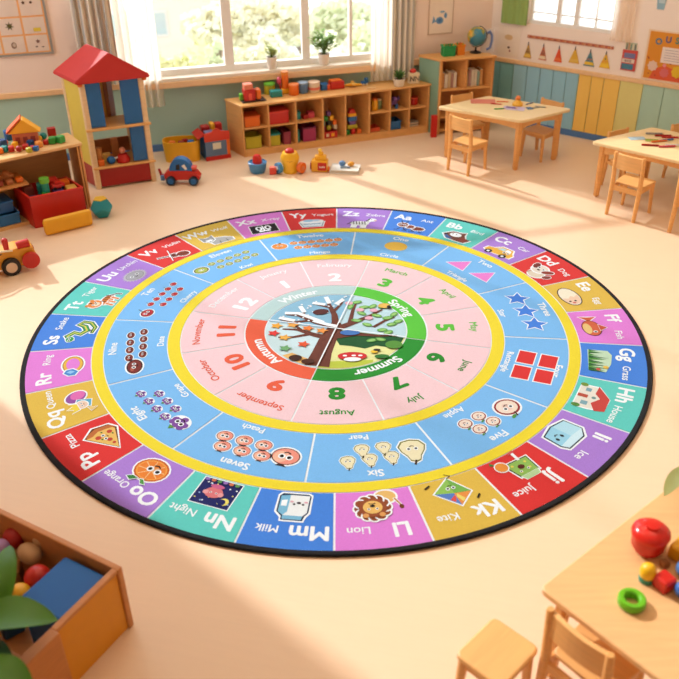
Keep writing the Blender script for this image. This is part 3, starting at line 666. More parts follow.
A.line([(-.05, -.25), (-.3, -.15), (-.55, .0), (-.75, .02)], [.14, .1, .06, .03], BR); A.line([(-.35, -.12), (-.6, -.2), (-.8, -.2)], [.07, .05, .03], BR); A.line([(-.5, 0), (-.65, .2)], [.05, .03], BR)
A.line([(0, .05), (-.3, .2), (-.55, .4), (-.72, .42)], [.12, .09, .06, .03], BR); A.line([(-.35, .25), (-.6, .2), (-.8, .28)], [.06, .05, .03], BR); A.line([(-.45, .35), (-.5, .6)], [.05, .03], BR)
A.line([(0, .1), (-.02, .4), (-.1, .7), (-.12, .85)], [.12, .09, .06, .03], BR); A.line([(-.03, .5), (.1, .75)], [.06, .03], BR); A.line([(-.06, .6), (-.28, .7)], [.05, .03], BR)
A.line([(.0, .0), (.3, .2), (.5, .35), (.68, .52)], [.13, .09, .06, .03], BR); A.line([(.2, .15), (.25, .5), (.3, .7)], [.07, .05, .03], BR); A.line([(.55, .05), (.7, .2), (.85, .3)], [.05, .04, .02], BR)
A.line([(.0, -.2), (.3, -.15), (.6, -.2), (.85, -.2)], [.12, .08, .05, .03], BR)
for p in (((-.72, .46), (-.55, .45), (-.42, .36), (-.2, .2)), ((-.8, .32), (-.62, .25)), ((-.52, .63), (-.47, .5)), ((-.32, .74), (-.18, .7)), ((-.14, .9), (-.1, .75)), ((.02, .72), (.1, .82)), ((-.3, .22), (-.12, .12), (-.02, .08))): A.line(p, .07, RW)
random.seed(11)
for k in range(26):
    a = math.radians(random.uniform(-72, 10)); r = random.uniform(.45, .94); A.ell(r*math.sin(a), r*math.cos(a), .018, .018, RW, n=6)
    A.z -= 1
A.z += 1
A.ell(-.22, .48, .12, .08, (90, 40, 40), .2)
for x, y, r_ in ((.32, .75, .3), (.22, .62, 1.2), (.42, .6, .2), (.55, .62, .8), (.7, .6, .4), (.38, .42, -.6), (.6, .35, -.4), (.75, .28, .2), (.85, .38, .9), (.3, .22, -.2), (.45, .1, -.5), (.8, .1, .3), (.9, .18, .5), (.66, -.05, .1), (.5, -.32, .3), (.62, -.3, -.3), (.74, -.12, .6)):
    A.ell(x, y, .08, .045, (110, 176, 80), r_, n=10); A.ell(x, y, .055, .025, (160, 206, 120), r_, n=8); A.z -= 2
A.z += 2
for x, y in ((.36, .52), (.56, .5), (.2, .72), (.48, .28)): A.ell(x, y, .06, .05, (244, 180, 196))
for x, y, c in ((-.85, .1, (244, 170, 60)), (-.88, -.1, (232, 60, 56)), (-.72, -.22, (246, 180, 80)), (-.4, .02, (240, 130, 60)), (-.62, .12, (246, 170, 80)), (-.45, -.4, (236, 90, 50)), (-.2, -.05, (240, 150, 70)), (-.7, -.5, (120, 180, 120))):
    A.poly([(x+(.1 if j % 2 == 0 else .05)*math.cos(j*PI/5), y+(.085 if j % 2 == 0 else .045)*math.sin(j*PI/5)) for j in range(10)], c)
A.ell(-.55, -.74, .09, .07, (70, 36, 28)); A.ell(-.38, -.83, .09, .06, (84, 44, 30))
A.ell(.22, -.72, .2, .1, (214, 46, 50)); A.ell(.22, -.8, .12, .05, RW)
for x in (.12, .24, .33): A.ell(x, -.71, .03, .02, RW)
A.ell(.2, -.12, .14, .07, (70, 120, 190)); A.ell(.52, -.62, .05, .035, (240, 190, 50)); A.ell(.56, -.58, .05, .03, (60, 50, 40)); A.ell(.8, -.45, .12, .1, (90, 150, 60)); A.ell(.62, -.74, .1, .05, (50, 120, 50)); A.ell(.72, .62, .09, .07, (244, 190, 90)); A.ell(.79, .58, .03, .05, bk)
z1 = A.z+1
for q in range(4):
    A.z = z1; a = math.radians(M0+q*90); A.frame(0, 0, 1, 0, 0, z1); A.line([(0, 0), (math.sin(a)*TR, math.cos(a)*TR)], .010, RW)
A.mb.build('tree_picture', rug)

# ------------------------------------------------------------------ long cubby shelf
def unit(v): v = Vector(v); return v/v.length
def world_frame(o, p):  # helper for affine frames
    return o
SFL = Vector((-1.0, 8.88)); SEX = unit((2.06, .73)); SEY = Vector((-.20, .27))/.336; SD = .33; SLEN = 2.185; SH = .565
cub = thing('cubby_shelf', 'long low wooden cubby shelf under the wide window', 'shelf', (SFL.x, SFL.y, 0))
def smb(): return MB(ex=SEX, ey=SEY)
def sxy(s, d): return SFL + SEX*s + SEY*d
def s_at(px):     # position along the shelf front seen at px
    lo, hi = 0, SLEN
    for _ in range(40):
        m = (lo+hi)/2; q = sxy(m, 0)
        if pix((q.x, q.y, .3))[0] < px: lo = m
        else: hi = m
    return lo
divs = [s_at(x) for x in (269.5, 296.8, 323.5, 346, 370, 390.5, 410)]
TH = .018
b = smb(); b.b2(-.01, SLEN+.01, -.012, SD, SH-.022, SH, WOODX, .005); b.build('top_board', cub)
for x in (TH/2, SLEN-TH/2):
    b = smb(); b.b2(x-TH/2, x+TH/2, 0, SD, 0, SH-.022, WOOD); b.build('side_panel', cub)
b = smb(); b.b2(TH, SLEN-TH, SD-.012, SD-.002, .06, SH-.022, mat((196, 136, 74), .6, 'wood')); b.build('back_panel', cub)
b = smb(); b.b2(TH, SLEN-TH, .012, SD-.014, .055, .073, WOODX); b.build('bottom_board', cub)
b = smb(); b.b2(TH, SLEN-TH, .006, .022, 0, .055, WOODX); b.build('plinth', cub)
for x in divs:
    b = smb(); b.b2(x-TH/2, x+TH/2, .004, SD-.014, .073, SH-.022, WOOD); b.build('divider', cub)
SB = [0+TH]+divs+[SLEN-TH]
MZ = .305
for i in (0, 1, 2, 5, 6, 7):
    b = smb(); b.b2(SB[i]+TH/2+.001, SB[i+1]-TH/2-.001, .006, SD-.014, MZ-.008, MZ+.008, WOODX); b.build('shelf_board', cub)
SANG = math.atan2(SEX.y, SEX.x)
def cell(i, f=.5, d=.13):
    a, c = SB[i]+TH/2, SB[i+1]-TH/2; q = sxy(a+(c-a)*f, d); return q
def cw(i): return SB[i+1]-SB[i]-TH
def bin_thing(name, label, cat, loc, rz, w, d, h, m, rim=None, fill=None, group=None, lid=None, th=.008):
    t = thing(name, label, cat, loc, rz, group)
    b = MB(); b.b2(-w/2, w/2, -d/2, d/2, 0, th, m); b.b2(-w/2, w/2, -d/2, -d/2+th, 0, h, m); b.b2(-w/2, w/2, d/2-th, d/2, 0, h, m)
    b.b2(-w/2, -w/2+th, -d/2, d/2, 0, h, m); b.b2(w/2-th, w/2, -d/2, d/2, 0, h, m); b.build('body', t)
    if rim:
        b = MB(); r = .006
        b.b2(-w/2-r, w/2+r, -d/2-r, -d/2+th, h-.008, h+.004, rim); b.b2(-w/2-r, w/2+r, d/2-th, d/2+r, h-.008, h+.004, rim)
        b.b2(-w/2-r, -w/2+th, -d/2, d/2, h-.008, h+.004, rim); b.b2(w/2-th, w/2+r, -d/2, d/2, h-.008, h+.004, rim); b.build('rim', t)
    if lid:
        b = MB(); b.b2(-w/2-.006, w/2+.006, -d/2-.006, d/2+.006, h, h+.018, lid, .005); b.build('lid', t)
    return t
def L3(q, z): return (q.x, q.y, z)
ZT = MZ+.0085; ZB = .0735
G1 = 'storage boxes in the cubby shelf'
bin_thing('storage_bin', 'orange box in the upper left cubby of the long shelf', 'box', L3(cell(0), ZT), SANG, .17, .18, .10, ORANGE, lid=mat((214, 90, 24), .45), group=G1)
bin_thing('storage_bin', 'yellow green bin in the lower left cubby of the long shelf', 'bin', L3(cell(0), ZB), SANG, .175, .18, .13, LIME, rim=mat((168, 160, 30), .4), group=G1)
bin_thing('storage_bin', 'wide red lidded box in the second upper cubby of the long shelf', 'box', L3(cell(1), ZT), SANG, .225, .2, .12, RED, lid=mat((214, 60, 48), .4), group=G1)
bin_thing('storage_bin', 'yellow green bin with teal lid in the second lower cubby', 'bin', L3(cell(1, .3), ZB), SANG, .13, .18, .115, LIME, lid=TEAL, group=G1)
bin_thing('storage_bin', 'dark pink box beside the teal lidded bin in the cubby shelf', 'box', L3(cell(1, .79), ZB), SANG, .085, .2, .14, mat((146, 50, 70), .45), group=G1)
bin_thing('storage_bin', 'magenta bin with dark rim in the third lower cubby', 'bin', L3(cell(2, .62), ZB), SANG, .15, .2, .155, MAG, rim=mat((110, 30, 70), .45), group=G1)
bin_thing('storage_bin', 'small teal box left of the magenta bin', 'box', L3(cell(2, .14), ZB), SANG, .06, .16, .12, TEAL, lid=mat((20, 110, 110), .4), group=G1)
def block(name, label, cat, loc, rz, dims, m, group=None, bev=.006, detail=None):
    b = MB(); b.b2(-dims[0]/2, dims[0]/2, -dims[1]/2, dims[1]/2, 0, dims[2], m, bev)
    o = b.build(name, None, loc, rz); return tag(o, label, cat, group)
G2 = 'toy blocks in the cubby shelf'
block('toy_block', 'teal block at the left of the third upper cubby', 'block', L3(cell(2, .22), ZT), SANG, (.08, .08, .085), TEAL, G2)
block('toy_block', 'dark red block in the third upper cubby between teal and pink', 'block', L3(cell(2, .5, .10), ZT), SANG+.2, (.06, .06, .045), DRED, G2)
block('toy_block', 'pink block at the right of the third upper cubby', 'block', L3(cell(2, .78), ZT), SANG, (.07, .09, .065), PINK, G2)
# fourth cubby: box with a red patterned front, heap of blocks above
t = bin_thing('storage_bin', 'red patterned low box in the tall cubby under a block heap', 'box', L3(cell(3), ZB), SANG, .165, .17, .075, RED, group=G1)
b = MB(); b.b2(-.05, -.02, -.089, -.0855, .02, .055, CREAM, 0); b.build('front_square', t); b = MB(); b.b2(.01, .045, -.089, -.0855, .02, .055, YEL, 0); b.build('front_square', t)
hc = [(MAG, 'dark pink'), (LIME, 'olive'), (CREAM, 'cream'), (TEAL, 'teal'), (BLACK, 'black'), (ORANGE, 'orange'), (GREEN, 'green'), (YEL, 'yellow'), (PURP, 'purple'), (RED, 'red')]
k = 0
pl = ['at the left of the bottom row', 'in the middle of the bottom row', 'at the right of the bottom row', 'at the left of the second row', 'in the middle of the second row', 'at the right of the second row', 'at the left of the top row', 'at the right of the top row', 'on the very top']
for row, n in ((0, 3), (1, 3), (2, 2), (3, 1)):
    for c in range(n):
        f = .5+(c-(n-1)/2)*.29; m, nm = hc[k % 10]
        block('toy_block', '%s block %s of the tall cubby heap' % (nm, pl[k]), 'block', L3(cell(3, f, .12), ZB+.077+row*.052), SANG+(-1)**k*.08*(c+1), (.045, .05, .05), m, G2); k += 1
# fifth cubby: toy tower
q = cell(4, .5, .12)
block('toy_block', 'green block at the lower left of the tower in the tall cubby', 'block', L3(cell(4, .24, .1), ZB), SANG, (.05, .06, .05), GREEN, G2)
block('toy_block', 'red block at the foot of the toy tower in the tall cubby', 'block', L3(cell(4, .5, .1), ZB), SANG, (.05, .06, .06), RED, G2)
block('toy_block', 'orange block right of the toy tower foot in the tall cubby', 'block', L3(cell(4, .77, .1), ZB), SANG, (.055, .06, .045), ORANGE, G2)
block('toy_block', 'yellow green slab lying over the three tower foot blocks', 'block', L3(q, ZB+.0605), SANG, (.12, .07, .045), LIME, G2)
block('toy_block', 'purple brick in the middle of the toy tower', 'block', L3(q, ZB+.106), SANG, (.08, .07, .04), PURP, G2)
block('toy_block', 'wide blue brick high in the toy tower', 'block', L3(q, ZB+.1465), SANG, (.11, .07, .05), BLUE, G2)
block('toy_block', 'yellow brick above the blue brick of the toy tower', 'block', L3(q, ZB+.197), SANG, (.10, .07, .035), YEL, G2)
b = MB(); b.prism([(-.045, 0), (.045, 0), (.02, .05), (-.02, .05)], -.03, .03, RED, .004, Matrix.Rotation(PI/2, 4, 'X')); tag(b.build('toy_block', None, L3(q, ZB+.2325), SANG), 'red roof shaped block on top of the toy tower', 'block', G2)
# sixth..eighth cubbies
def jar(label, loc, r, h, m, lidm, group='jars in the cubby shelf', name='toy_jar'):
    t = thing(name, label, 'jar', loc, 0, group)
    b = MB(); b.lathe([(0, 0), (r*.92, 0), (r, .006), (r, h*.8), (r*.8, h*.86), (0, h*.86)], (0, 0, 0), m, 18); b.build('body', t)
    b = MB(); b.lathe([(0, h*.86), (r*.86, h*.861), (r*.86, h), (0, h)], (0, 0, 0), lidm, 18); b.build('lid', t)
    return t
jar('small olive jar at the left of the sixth upper cubby', L3(cell(5, .2), ZT), .032, .10, LIME, mat((200, 150, 50), .4))
jar('tall yellow jar in the middle of the sixth upper cubby', L3(cell(5, .5, .1), ZT), .036, .13, YEL, ORANGE)
jar('green grey jar at the right of the sixth upper cubby', L3(cell(5, .82), ZT), .03, .11, mat((120, 150, 110), .45), CREAM)
bin_thing('storage_tray', 'flat red orange tray in the sixth lower cubby', 'tray', L3(cell(5), ZB), SANG, .12, .14, .045, mat((214, 84, 40), .4), group=G1)
t = thing('toy_elephant', 'small purple toy figure in the seventh upper cubby', 'toy', L3(cell(6), ZT), SANG)
b = MB(); b.ball((0, 0, .07), .055, PURP, (1.0, .8, .9)); b.ball((.0, -.05, .1), .03, PURP); b.build('body', t)
for s_ in (-1, 1):
    b = MB(); b.ball((s_*.05, -.03, .1), .026, mat((96, 70, 150), .5), (.5, 1, 1)); b.build('ear', t)
for sx in (-1, 1):
    for sy in (-1, 1):
        b = MB(); b.cyl((sx*.03, sy*.022, 0), (sx*.03, sy*.022, .05), .013, .013, PURP, 10); b.build('leg', t)
block('toy_block', 'blue block standing in front of the purple toy figure', 'block', L3(cell(6, .45, .05), ZT), SANG, (.028, .03, .05), BLUE, G2)
bin_thing('tub', 'round cornered blue tub in the seventh lower cubby', 'tub', L3(cell(6), ZB), SANG, .14, .16, .09, BLUE, rim=mat((40, 120, 190), .35), group=G1)
block('toy_block', 'orange block at the left of the last upper cubby', 'block', L3(cell(7, .25), ZT), SANG, (.055, .07, .075), ORANGE, G2)
t = thing('toy_drum', 'red toy drum at the right of the last upper cubby', 'toy drum', L3(cell(7, .64), ZT), SANG)
b = MB(); b.lathe([(0, 0), (.045, 0), (.045, .07), (0, .07)], (0, 0, 0), RED, 20); b.build('body', t)
b = MB(); b.lathe([(0, .07), (.048, .0705), (.048, .082), (0, .082)], (0, 0, 0), mat((226, 90, 60), .4), 20); b.build('rim', t)
for i in range(4):
    b = MB(); b.b2(-.07, .07, -.06, .06, 0, .013, [WHITE, GREY, CREAM, GREY][i], .004)
    tag(b.build('flat_book', None, L3(cell(7, .5), ZB+i*.0135), SANG+(.03, -.04, .05, 0)[i]), ['white', 'grey', 'cream', 'pale grey'][i]+' flat book, '+['lowest', 'second from below', 'third from below', 'topmost'][i]+' of the stack in the last lower cubby', 'book', 'flat books in the last lower cubby')

# ---- toys on top of the long shelf
def top(px, py, z=SH): p = at(px, py, z); return (p.x, p.y, z+.0005)
t = thing('toy_house', 'red toy house with orange chimney on a dark tray on the shelf', 'toy', top(253, 100.5), SANG)
b = MB(); b.b2(-.13, .13, -.07, .08, 0, .012, mat((60, 40, 36), .5)); b.build('tray', t)
b = MB(); b.b2(-.10, .02, -.05, .06, .012, .13, RED, .008); b.build('body', t)
b = MB(); b.b2(.03, .085, -.05, .05, .012, .125, ORANGE, .02); b.build('tower', t)
b = MB(); b.b2(-.095, -.0, -.045, .055, .13, .185, mat((230, 130, 100), .45), .008); b.build('attic', t)
b = MB(); b.b2(-.055, -.02, -.056, -.049, .02, .09, mat((230, 90, 70), .4)); b.build('door', t)
b = MB(); b.b2(-.14, -.105, -.0, .05, .012, .08, LGREEN, .006); b.build('side_block', t)
def cylt(name, label, cat, loc, r, h, m, group=None, m2=None):
    if m2 is None:
        b = MB(); b.lathe([(0, 0), (r*.95, 0), (r, r*.06), (r, h-r*.06), (r*.95, h), (0, h)], (0, 0, 0), m, 22); return tag(b.build(name, None, loc), label, cat, group)
    t = thing(name, label, cat, loc, 0, group)
    b = MB(); b.lathe([(0, 0), (r*.95, 0), (r, r*.06), (r, h*.84), (0, h*.84)], (0, 0, 0), m, 22); b.build('body', t)
    b = MB(); b.lathe([(0, h*.84), (r*1.02, h*.841), (r*1.02, h), (r*.85, h+.001), (0, h+.001)], (0, 0, 0), m2, 22); b.build('lid', t); return t
G3 = 'toys along the top of the cubby shelf'
cylt('toy_jar', 'lime green round jar behind the teal block on the long shelf', 'jar', top(270, 93.5), .062, .115, LIME, G3, LGREEN)
block('toy_block', 'teal block with pale blue lid on top of the long shelf', 'block', top(276, 96.5), SANG, (.125, .08, .07), TEAL, G3)
t = thing('toy_tower', 'tall orange and yellow stacking tower on the long shelf', 'toy', top(285, 93), SANG, G3)
b = MB(); b.b2(-.045, .05, -.04, .04, 0, .055, YEL, .008); b.build('base', t)
b = MB(); b.cyl((.005, 0, .055), (.005, 0, .2), .04, .036, ORANGE, 18); b.build('column', t)
b = MB(); b.cyl((.005, 0, .2), (.005, 0, .235), .038, .044, mat((240, 150, 60), .4), 18); b.build('cap', t)
b = MB(); b.ball((-.062, 0, .14), .035, PINK, (.7, 1, 1.2)); b.cyl((-.05, 0, .03), (-.05, 0, .12), .008, .008, RED, 8); b.build('side_knob', t)
cylt('toy_cup', 'orange cup right of the tall stacking tower on the shelf', 'cup', top(294, 94.5), .055, .115, ORANGE, G3, mat((236, 130, 60), .4))
cylt('toy_jar', 'grey blue round jar on the long shelf between two cups', 'jar', top(303, 92.5), .055, .115, LBLUE, G3, mat((150, 176, 200), .4))
t = cylt('toy_cup', 'beige cup with pink band right of the blue jar on the shelf', 'cup', top(314, 91.5), .066, .11, CREAM, G3, mat((222, 196, 170), .4))
b = MB(); b.lathe([(.0672, .03), (.0675, .032), (.0675, .055), (.0672, .057)], (0, 0, 0), ROSE, 22); b.build('band', t)
block('toy_block', 'deep blue cylinder block left of the red block on the shelf', 'block', top(324, 89.5), SANG, (.085, .08, .07), BLUE, G3)
t = thing('toy_train', 'large red block toy with orange top on the long shelf', 'toy', top(334, 88.5), SANG, G3)
b = MB(); b.b2(-.055, .11, -.05, .05, 0, .085, RED, .012); b.build('body', t)
b = MB(); b.b2(-.05, .08, -.04, .04, .085, .10, ORANGE, .006); b.build('top_plate', t)
b = MB(); b.b2(-.09, -.056, -.045, .045, 0, .06, mat((226, 90, 40), .4), .01); b.build('nose', t)
t = thing('toy_plane', 'small yellow wooden plane lying on the long shelf', 'toy', top(353, 86.8), SANG-.2, G3)
b = MB(); b.tube([(-.09, 0, .02), (-.02, 0, .025), (.1, 0, .018)], [.012, .02, .01], YEL, 10); b.build('fuselage', t)
b = MB(); b.box((-.0, 0, .042), (.04, .17, .008), mat((236, 180, 80), .4)); b.build('wing', t)
b = MB(); b.box((.11, -.06, .008), (.1, .035, .015), WOODL, rz=-.2); tag(b.build('toy_plank', None, top(360, 88.5), SANG), 'pale wooden plank in front of the yellow wooden plane', 'block', G3)
t = thing('toy_train', 'tiny blue toy engine near the right of the long shelf', 'toy', top(364.5, 85), SANG, G3)
b = MB(); b.b2(-.04, .04, -.02, .02, .012, .045, BLUE, .006); b.b2(.0, .04, -.02, .02, .045, .075, BLUE, .006); b.build('body', t)
for sx in (-.022, .022):
    b = MB(); b.cyl((sx, -.026, .012), (sx, .026, .012), .012, .012, CREAM, 12); b.build('wheel', t)
# potted succulent, block clock
def leafblade(b, p0, p1, w, m, bend=.02, n=6, th=.003):
    "pointed curved leaf with thickness"
    p0 = Vector(p0); p1 = Vector(p1); d = (p1-p0); side = d.cross(Vector((0, 0, 1)))
    if side.length < 1e-4: side = Vector((1, 0, 0))
    side.normalize(); nor = side.cross(d).normalized(); bm = bmesh.new(); rows = []
    for i in range(n+1):
        t = i/n; c = p0+d*t+nor*bend*math.sin(PI*t)*1.0; ww = w*.5*(math.sin(PI*min(1, t*.92+.08))**.7)
        rows.append([bm.verts.new(c-side*ww+nor*ww*.25), bm.verts.new(c), bm.verts.new(c+side*ww+nor*ww*.25)])
    fs = []
    for a, c in zip(rows, rows[1:]):
        for k in range(2): fs.append(bm.faces.new((a[k], a[k+1], c[k+1], c[k])))
    r = bmesh.ops.extrude_face_region(bm, geom=fs)
    for v in [g for g in r['geom'] if isinstance(g, bmesh.types.BMVert)]: v.co -= nor*th
    bmesh.ops.recalc_face_normals(bm, faces=bm.faces[:])
    b.add(bm, m, True)
def pot(t, r, h, m):
    b = MB(); b.lathe([(0, 0), (r*.72, 0), (r*.78, .005), (r, h*.96), (r, h), (r*.9, h), (r*.86, h*.86), (0, h*.86)], (0, 0, 0), m, 26); b.build('pot', t)
    b = MB(); b.lathe([(0, h*.87), (r*.86, h*.865)], (0, 0, 0), mat((70, 46, 30), .95), 20); b.build('soil', t)
t = thing('potted_succulent', 'spiky green succulent in cream pot on the right of the long shelf', 'plant', top(399, 86))
pot(t, .068, .085, mat((226, 212, 188), .6)); b = MB(); random.seed(4)
for i in range(34):
    a = i*2.4; e = .35+.85*(i/34); L = .075+.05*random.random()
    leafblade(b, (0, 0, .075), (L*math.cos(a)*math.cos(e), L*math.sin(a)*math.cos(e), .08+L*math.sin(e)), .018, mat((96, 142, 70), .5, 'leaf'), .006, 5)
b.build('leaves', t)
t = thing('block_clock', 'cream wooden toy block with letters and red cap on the shelf end', 'toy', top(413.5, 83.0), SANG-.1)
b = MB(); b.b2(-.06, .06, -.035, .035, 0, .115, mat((232, 214, 180), .5), .006); b.build('body', t)
b = MB(); b.ball((-.01, 0, .135), .035, RED, (1.1, .8, .75)); b.build('cap', t)
def glyph(body, size, m, parent, org, ex, ez, name='lettering', bold=.02, th=.0015):
    vs, fs, w = textgeo(body, bold); k = size/.727; o = Vector(org); ex = Vector(ex); ez = Vector(ez)
    mb = MB(); mi = mb._mi(m); nn = max(1, len(vs)//8); no = ex.cross(ez).normalized(); mb.v = [tuple(o+ex*x*k+ez*y*k+no*.00004*(i//nn)) for i, (x, y) in enumerate(vs)]; mb.f = [list(f) for f in fs]; mb.m = [0]*len(fs); mb.sm = [False]*len(fs)
    return mb.build(name, parent)
glyph('N', .055, BLACK, t, (-.028, -.0362, .03), (1, 0, 0), (0, 0, 1)); glyph('N', .055, mat((120, 110, 100), .6), t, (.03, -.0362, .03), (1, 0, 0), (0, 0, 1))
# window sill plants
def sillp(px, zt=.80, off=-.02):
    # point on the sill seen at px
    lo, hi = 1.3, 4.3
    for _ in range(40):
        m = (lo+hi)/2; q = WA+wd*m+wn*off
        if pix((q.x, q.y, zt))[0] < px: lo = m
        else: hi = m
    q = WA+wd*lo+wn*off; return (q.x, q.y, zt+.0005)
def leafy(name, label, loc, pr, ph, hgt, n, spread, L, w, m, pm, seed):
    t = thing(name, label, 'plant', loc); pot(t, pr, ph, pm); random.seed(seed); sb = MB(); lb = MB()
    for i in range(n):
        a = i*2.4+random.random()*.5; sp = spread*(.25+.75*random.random()); h = ph+hgt*(.35+.65*random.random())
        tip = (sp*math.cos(a), sp*math.sin(a), h); mid = (tip[0]*.4, tip[1]*.4, ph+(h-ph)*.55)
        sb.tube([(0, 0, ph*.8), mid, tip], .0022, mat((100, 130, 60), .6), 5)
        for k in range(5):
            a2 = random.random()*6.28; f = .5+.5*k/4; c = Vector((0, 0, ph*.8)).lerp(Vector(tip), f)
            leafblade(lb, c, c+Vector((L*math.cos(a2), L*math.sin(a2), L*random.uniform(.1, .7))), w, m, .004, 4, .0015)
    sb.build('stems', t); lb.build('leaves', t); return t
leafy('potted_plant', 'small leafy plant in white pot on the window sill, left one', sillp(272), .062, .13, .11, 12, .06, .04, .024, mat((190, 200, 110), .5, 'leaf'), mat((236, 228, 214), .5), 2)
leafy('potted_plant', 'larger bushy green plant in white pot on the window sill', sillp(324), .066, .12, .22, 24, .15, .06, .034, mat((140, 180, 84), .5, 'leaf'), mat((236, 226, 210), .5), 3)

# ------------------------------------------------------------------ corner bookcase
BF = Vector((1.16, 9.53)); BEX = unit((.608, .135)); BEY = Vector((-.23, .24))/.332; BD = .32; BW = .63; BH = .85
bc = thing('bookcase', 'wooden two tier bookcase with teal side in the room corner', 'bookcase', (BF.x, BF.y, 0))
def bmb(): return MB(ex=BEX, ey=BEY)
def bxy(s, d): return BF+BEX*s+BEY*d
BA = math.atan2(BEX.y, BEX.x)
BKW = mat((222, 158, 88), .45, 'wood')
b = bmb(); b.b2(-.012, BW+.012, -.012, BD, BH-.025, BH, mat((232, 170, 98), .4, 'woodx'), .005); b.build('top_board', bc)
b = bmb(); b.b2(0, .022, 0, BD, 0, BH-.025, BKW); b.build('side_panel', bc)
b = bmb(); b.b2(-.006, 0, .02, BD-.01, 0, BH-.03, mat((132, 166, 140), .6), .002); b.build('painted_side', bc)
b = bmb(); b.b2(BW-.022, BW, 0, BD, 0, BH-.025, BKW); b.build('side_panel', bc)
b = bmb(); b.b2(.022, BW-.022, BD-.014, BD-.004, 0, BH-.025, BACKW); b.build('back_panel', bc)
bmid = .31; bz = zat(BF.x+BEX.x*.02, BF.y, 92.0)
b = bmb(); b.b2(bmid-.01, bmid+.01, .004, BD-.015, bz+.02, BH-.025, BKW); b.build('divider', bc)
for z in (bz, bz-.31, .03):
    b = bmb(); b.b2(.022, BW-.022, .004, BD-.015, z, z+.02, mat((230, 168, 96), .4, 'woodx')); b.build('shelf_board', bc)
random.seed(9)
bkc = [((224, 214, 190), 'ivory'), ((140, 170, 160), 'sage'), ((206, 150, 90), 'tan'), ((230, 222, 206), 'white'), ((214, 190, 150), 'beige'), ((180, 140, 130), 'rose grey'), ((226, 216, 196), 'cream')]
ordn = ['first', 'second', 'third', 'fourth', 'fifth', 'sixth', 'seventh']
for comp, (x0, n) in enumerate(((.04, 7), (bmid+.03, 7))):
    x = x0
    for i in range(n):
        w = random.uniform(.027, .036); h = random.uniform(.15, .19); c, nm = bkc[(i+comp*3) % 7]
        if comp == 1 and i == 0: h = .12; w = .04; c = (196, 120, 70); nm = 'brown'
        q = bxy(x+w/2, .13); t = thing('book', '%s upright book, %s from the left in the bookcase %s half' % (nm, ordn[i], ['left', 'right'][comp]), 'book', L3(q, bz+.0205), BA, 'books in the corner bookcase')
        b = MB(); b.b2(-w/2, w/2, -.06, .06, 0, h, mat(c, .6), .003); b.build('cover', t)
        b = MB(); b.b2(-w/2+.003, w/2-.003, -.058, .062, h-.001, h+.001, mat((240, 234, 220), .8), 0); b.build('pages', t)
        x += w+.004
b = MB(); b.b2(-.034, .034, -.025, .025, 0, .25, mat((206, 28, 20), .4), .005); tag(b.build('red_box', None, (1.105, 9.46, 0), .1), 'red upright box squeezed between long shelf and bookcase', 'box')
def btop(px, py): p = at(px, py, BH); return (p.x, p.y, BH+.0005)
def basket(label, loc, rz, w, d, h, m, cm):
    t = thing('basket', label, 'basket', loc, rz)
    b = MB()
    b.b2(-w/2, w/2, -d/2, d/2, 0, .006, m); th = .006
    for i in range(6):
        z0 = i*h/6; o = .002*(i % 2)
        for a, c, e, f in ((-w/2-o, w/2+o, -d/2-o, -d/2+th), (-w/2-o, w/2+o, d/2-th, d/2+o), (-w/2-o, -w/2+th, -d/2, d/2), (w/2-th, w/2+o, -d/2, d/2)): b.b2(a, c, e, f, z0, z0+h/6-.001, m, .001)
    b.build('woven_body', t)
    b = MB(); r = .008
    b.b2(-w/2-r, w/2+r, -d/2-r, -d/2+th, h-.006, h+.008, m); b.b2(-w/2-r, w/2+r, d/2-th, d/2+r, h-.006, h+.008, m); b.b2(-w/2-r, -w/2+th, -d/2, d/2, h-.006, h+.008, m); b.b2(w/2-th, w/2+r, -d/2, d/2, h-.006, h+.008, m); b.build('rim', t)
    return t
gp = btop(448, 55.5); basket('green basket with crayons on top of the bookcase', gp, BA, .135, .10, .105, mat((30, 156, 84), .5), None)
op = btop(459.5, 54.0); basket('orange basket right of the green basket on the bookcase', op, BA, .085, .10, .10, mat((238, 140, 30), .5), None)
random.seed(5)
cn = [(YEL, 'yellow'), (GREEN, 'green'), (ORANGE, 'orange'), (DRED, 'dark red'), (LIME, 'olive')]
def crayon(loc, label, m, tilt, az, L=.12):
    t = thing('crayon', label, 'crayon', loc, az, 'crayons in the baskets'); R = Matrix.Rotation(tilt, 4, 'Y')
    b = MB(); b.cyl(R@Vector((0, 0, 0)), R@Vector((0, 0, L*.85)), .008, .008, m, 8); b.build('shaft', t)
    b = MB(); b.cyl(R@Vector((0, 0, L*.85)), R@Vector((0, 0, L)), .008, .002, m, 8); b.build('tip', t)
for i in range(6):
    m, nm = cn[i % 5]; dx = -.045+.018*i
    v = Matrix.Rotation(BA, 3, 'Z')@Vector((dx, (-1)**i*.015, 0)); crayon((gp[0]+v.x, gp[1]+v.y, gp[2]+.008), '%s crayon, %s from the left in the green basket' % (nm, ['first', 'second', 'third', 'fourth', 'fifth', 'sixth'][i]), m, .05*(-1)**i, 1.57+.3*i)
for i in range(4):
    m, nm = cn[(i+1) % 5]; dx = -.025+.017*i
    v = Matrix.Rotation(BA, 3, 'Z')@Vector((dx, (-1)**i*.015, 0)); crayon((op[0]+v.x, op[1]+v.y, op[2]+.008), '%s crayon, %s from the left in the orange basket' % (nm, ['first', 'second', 'third', 'fourth'][i]), m, .05*(-1)**i, 1.57+.3*i)
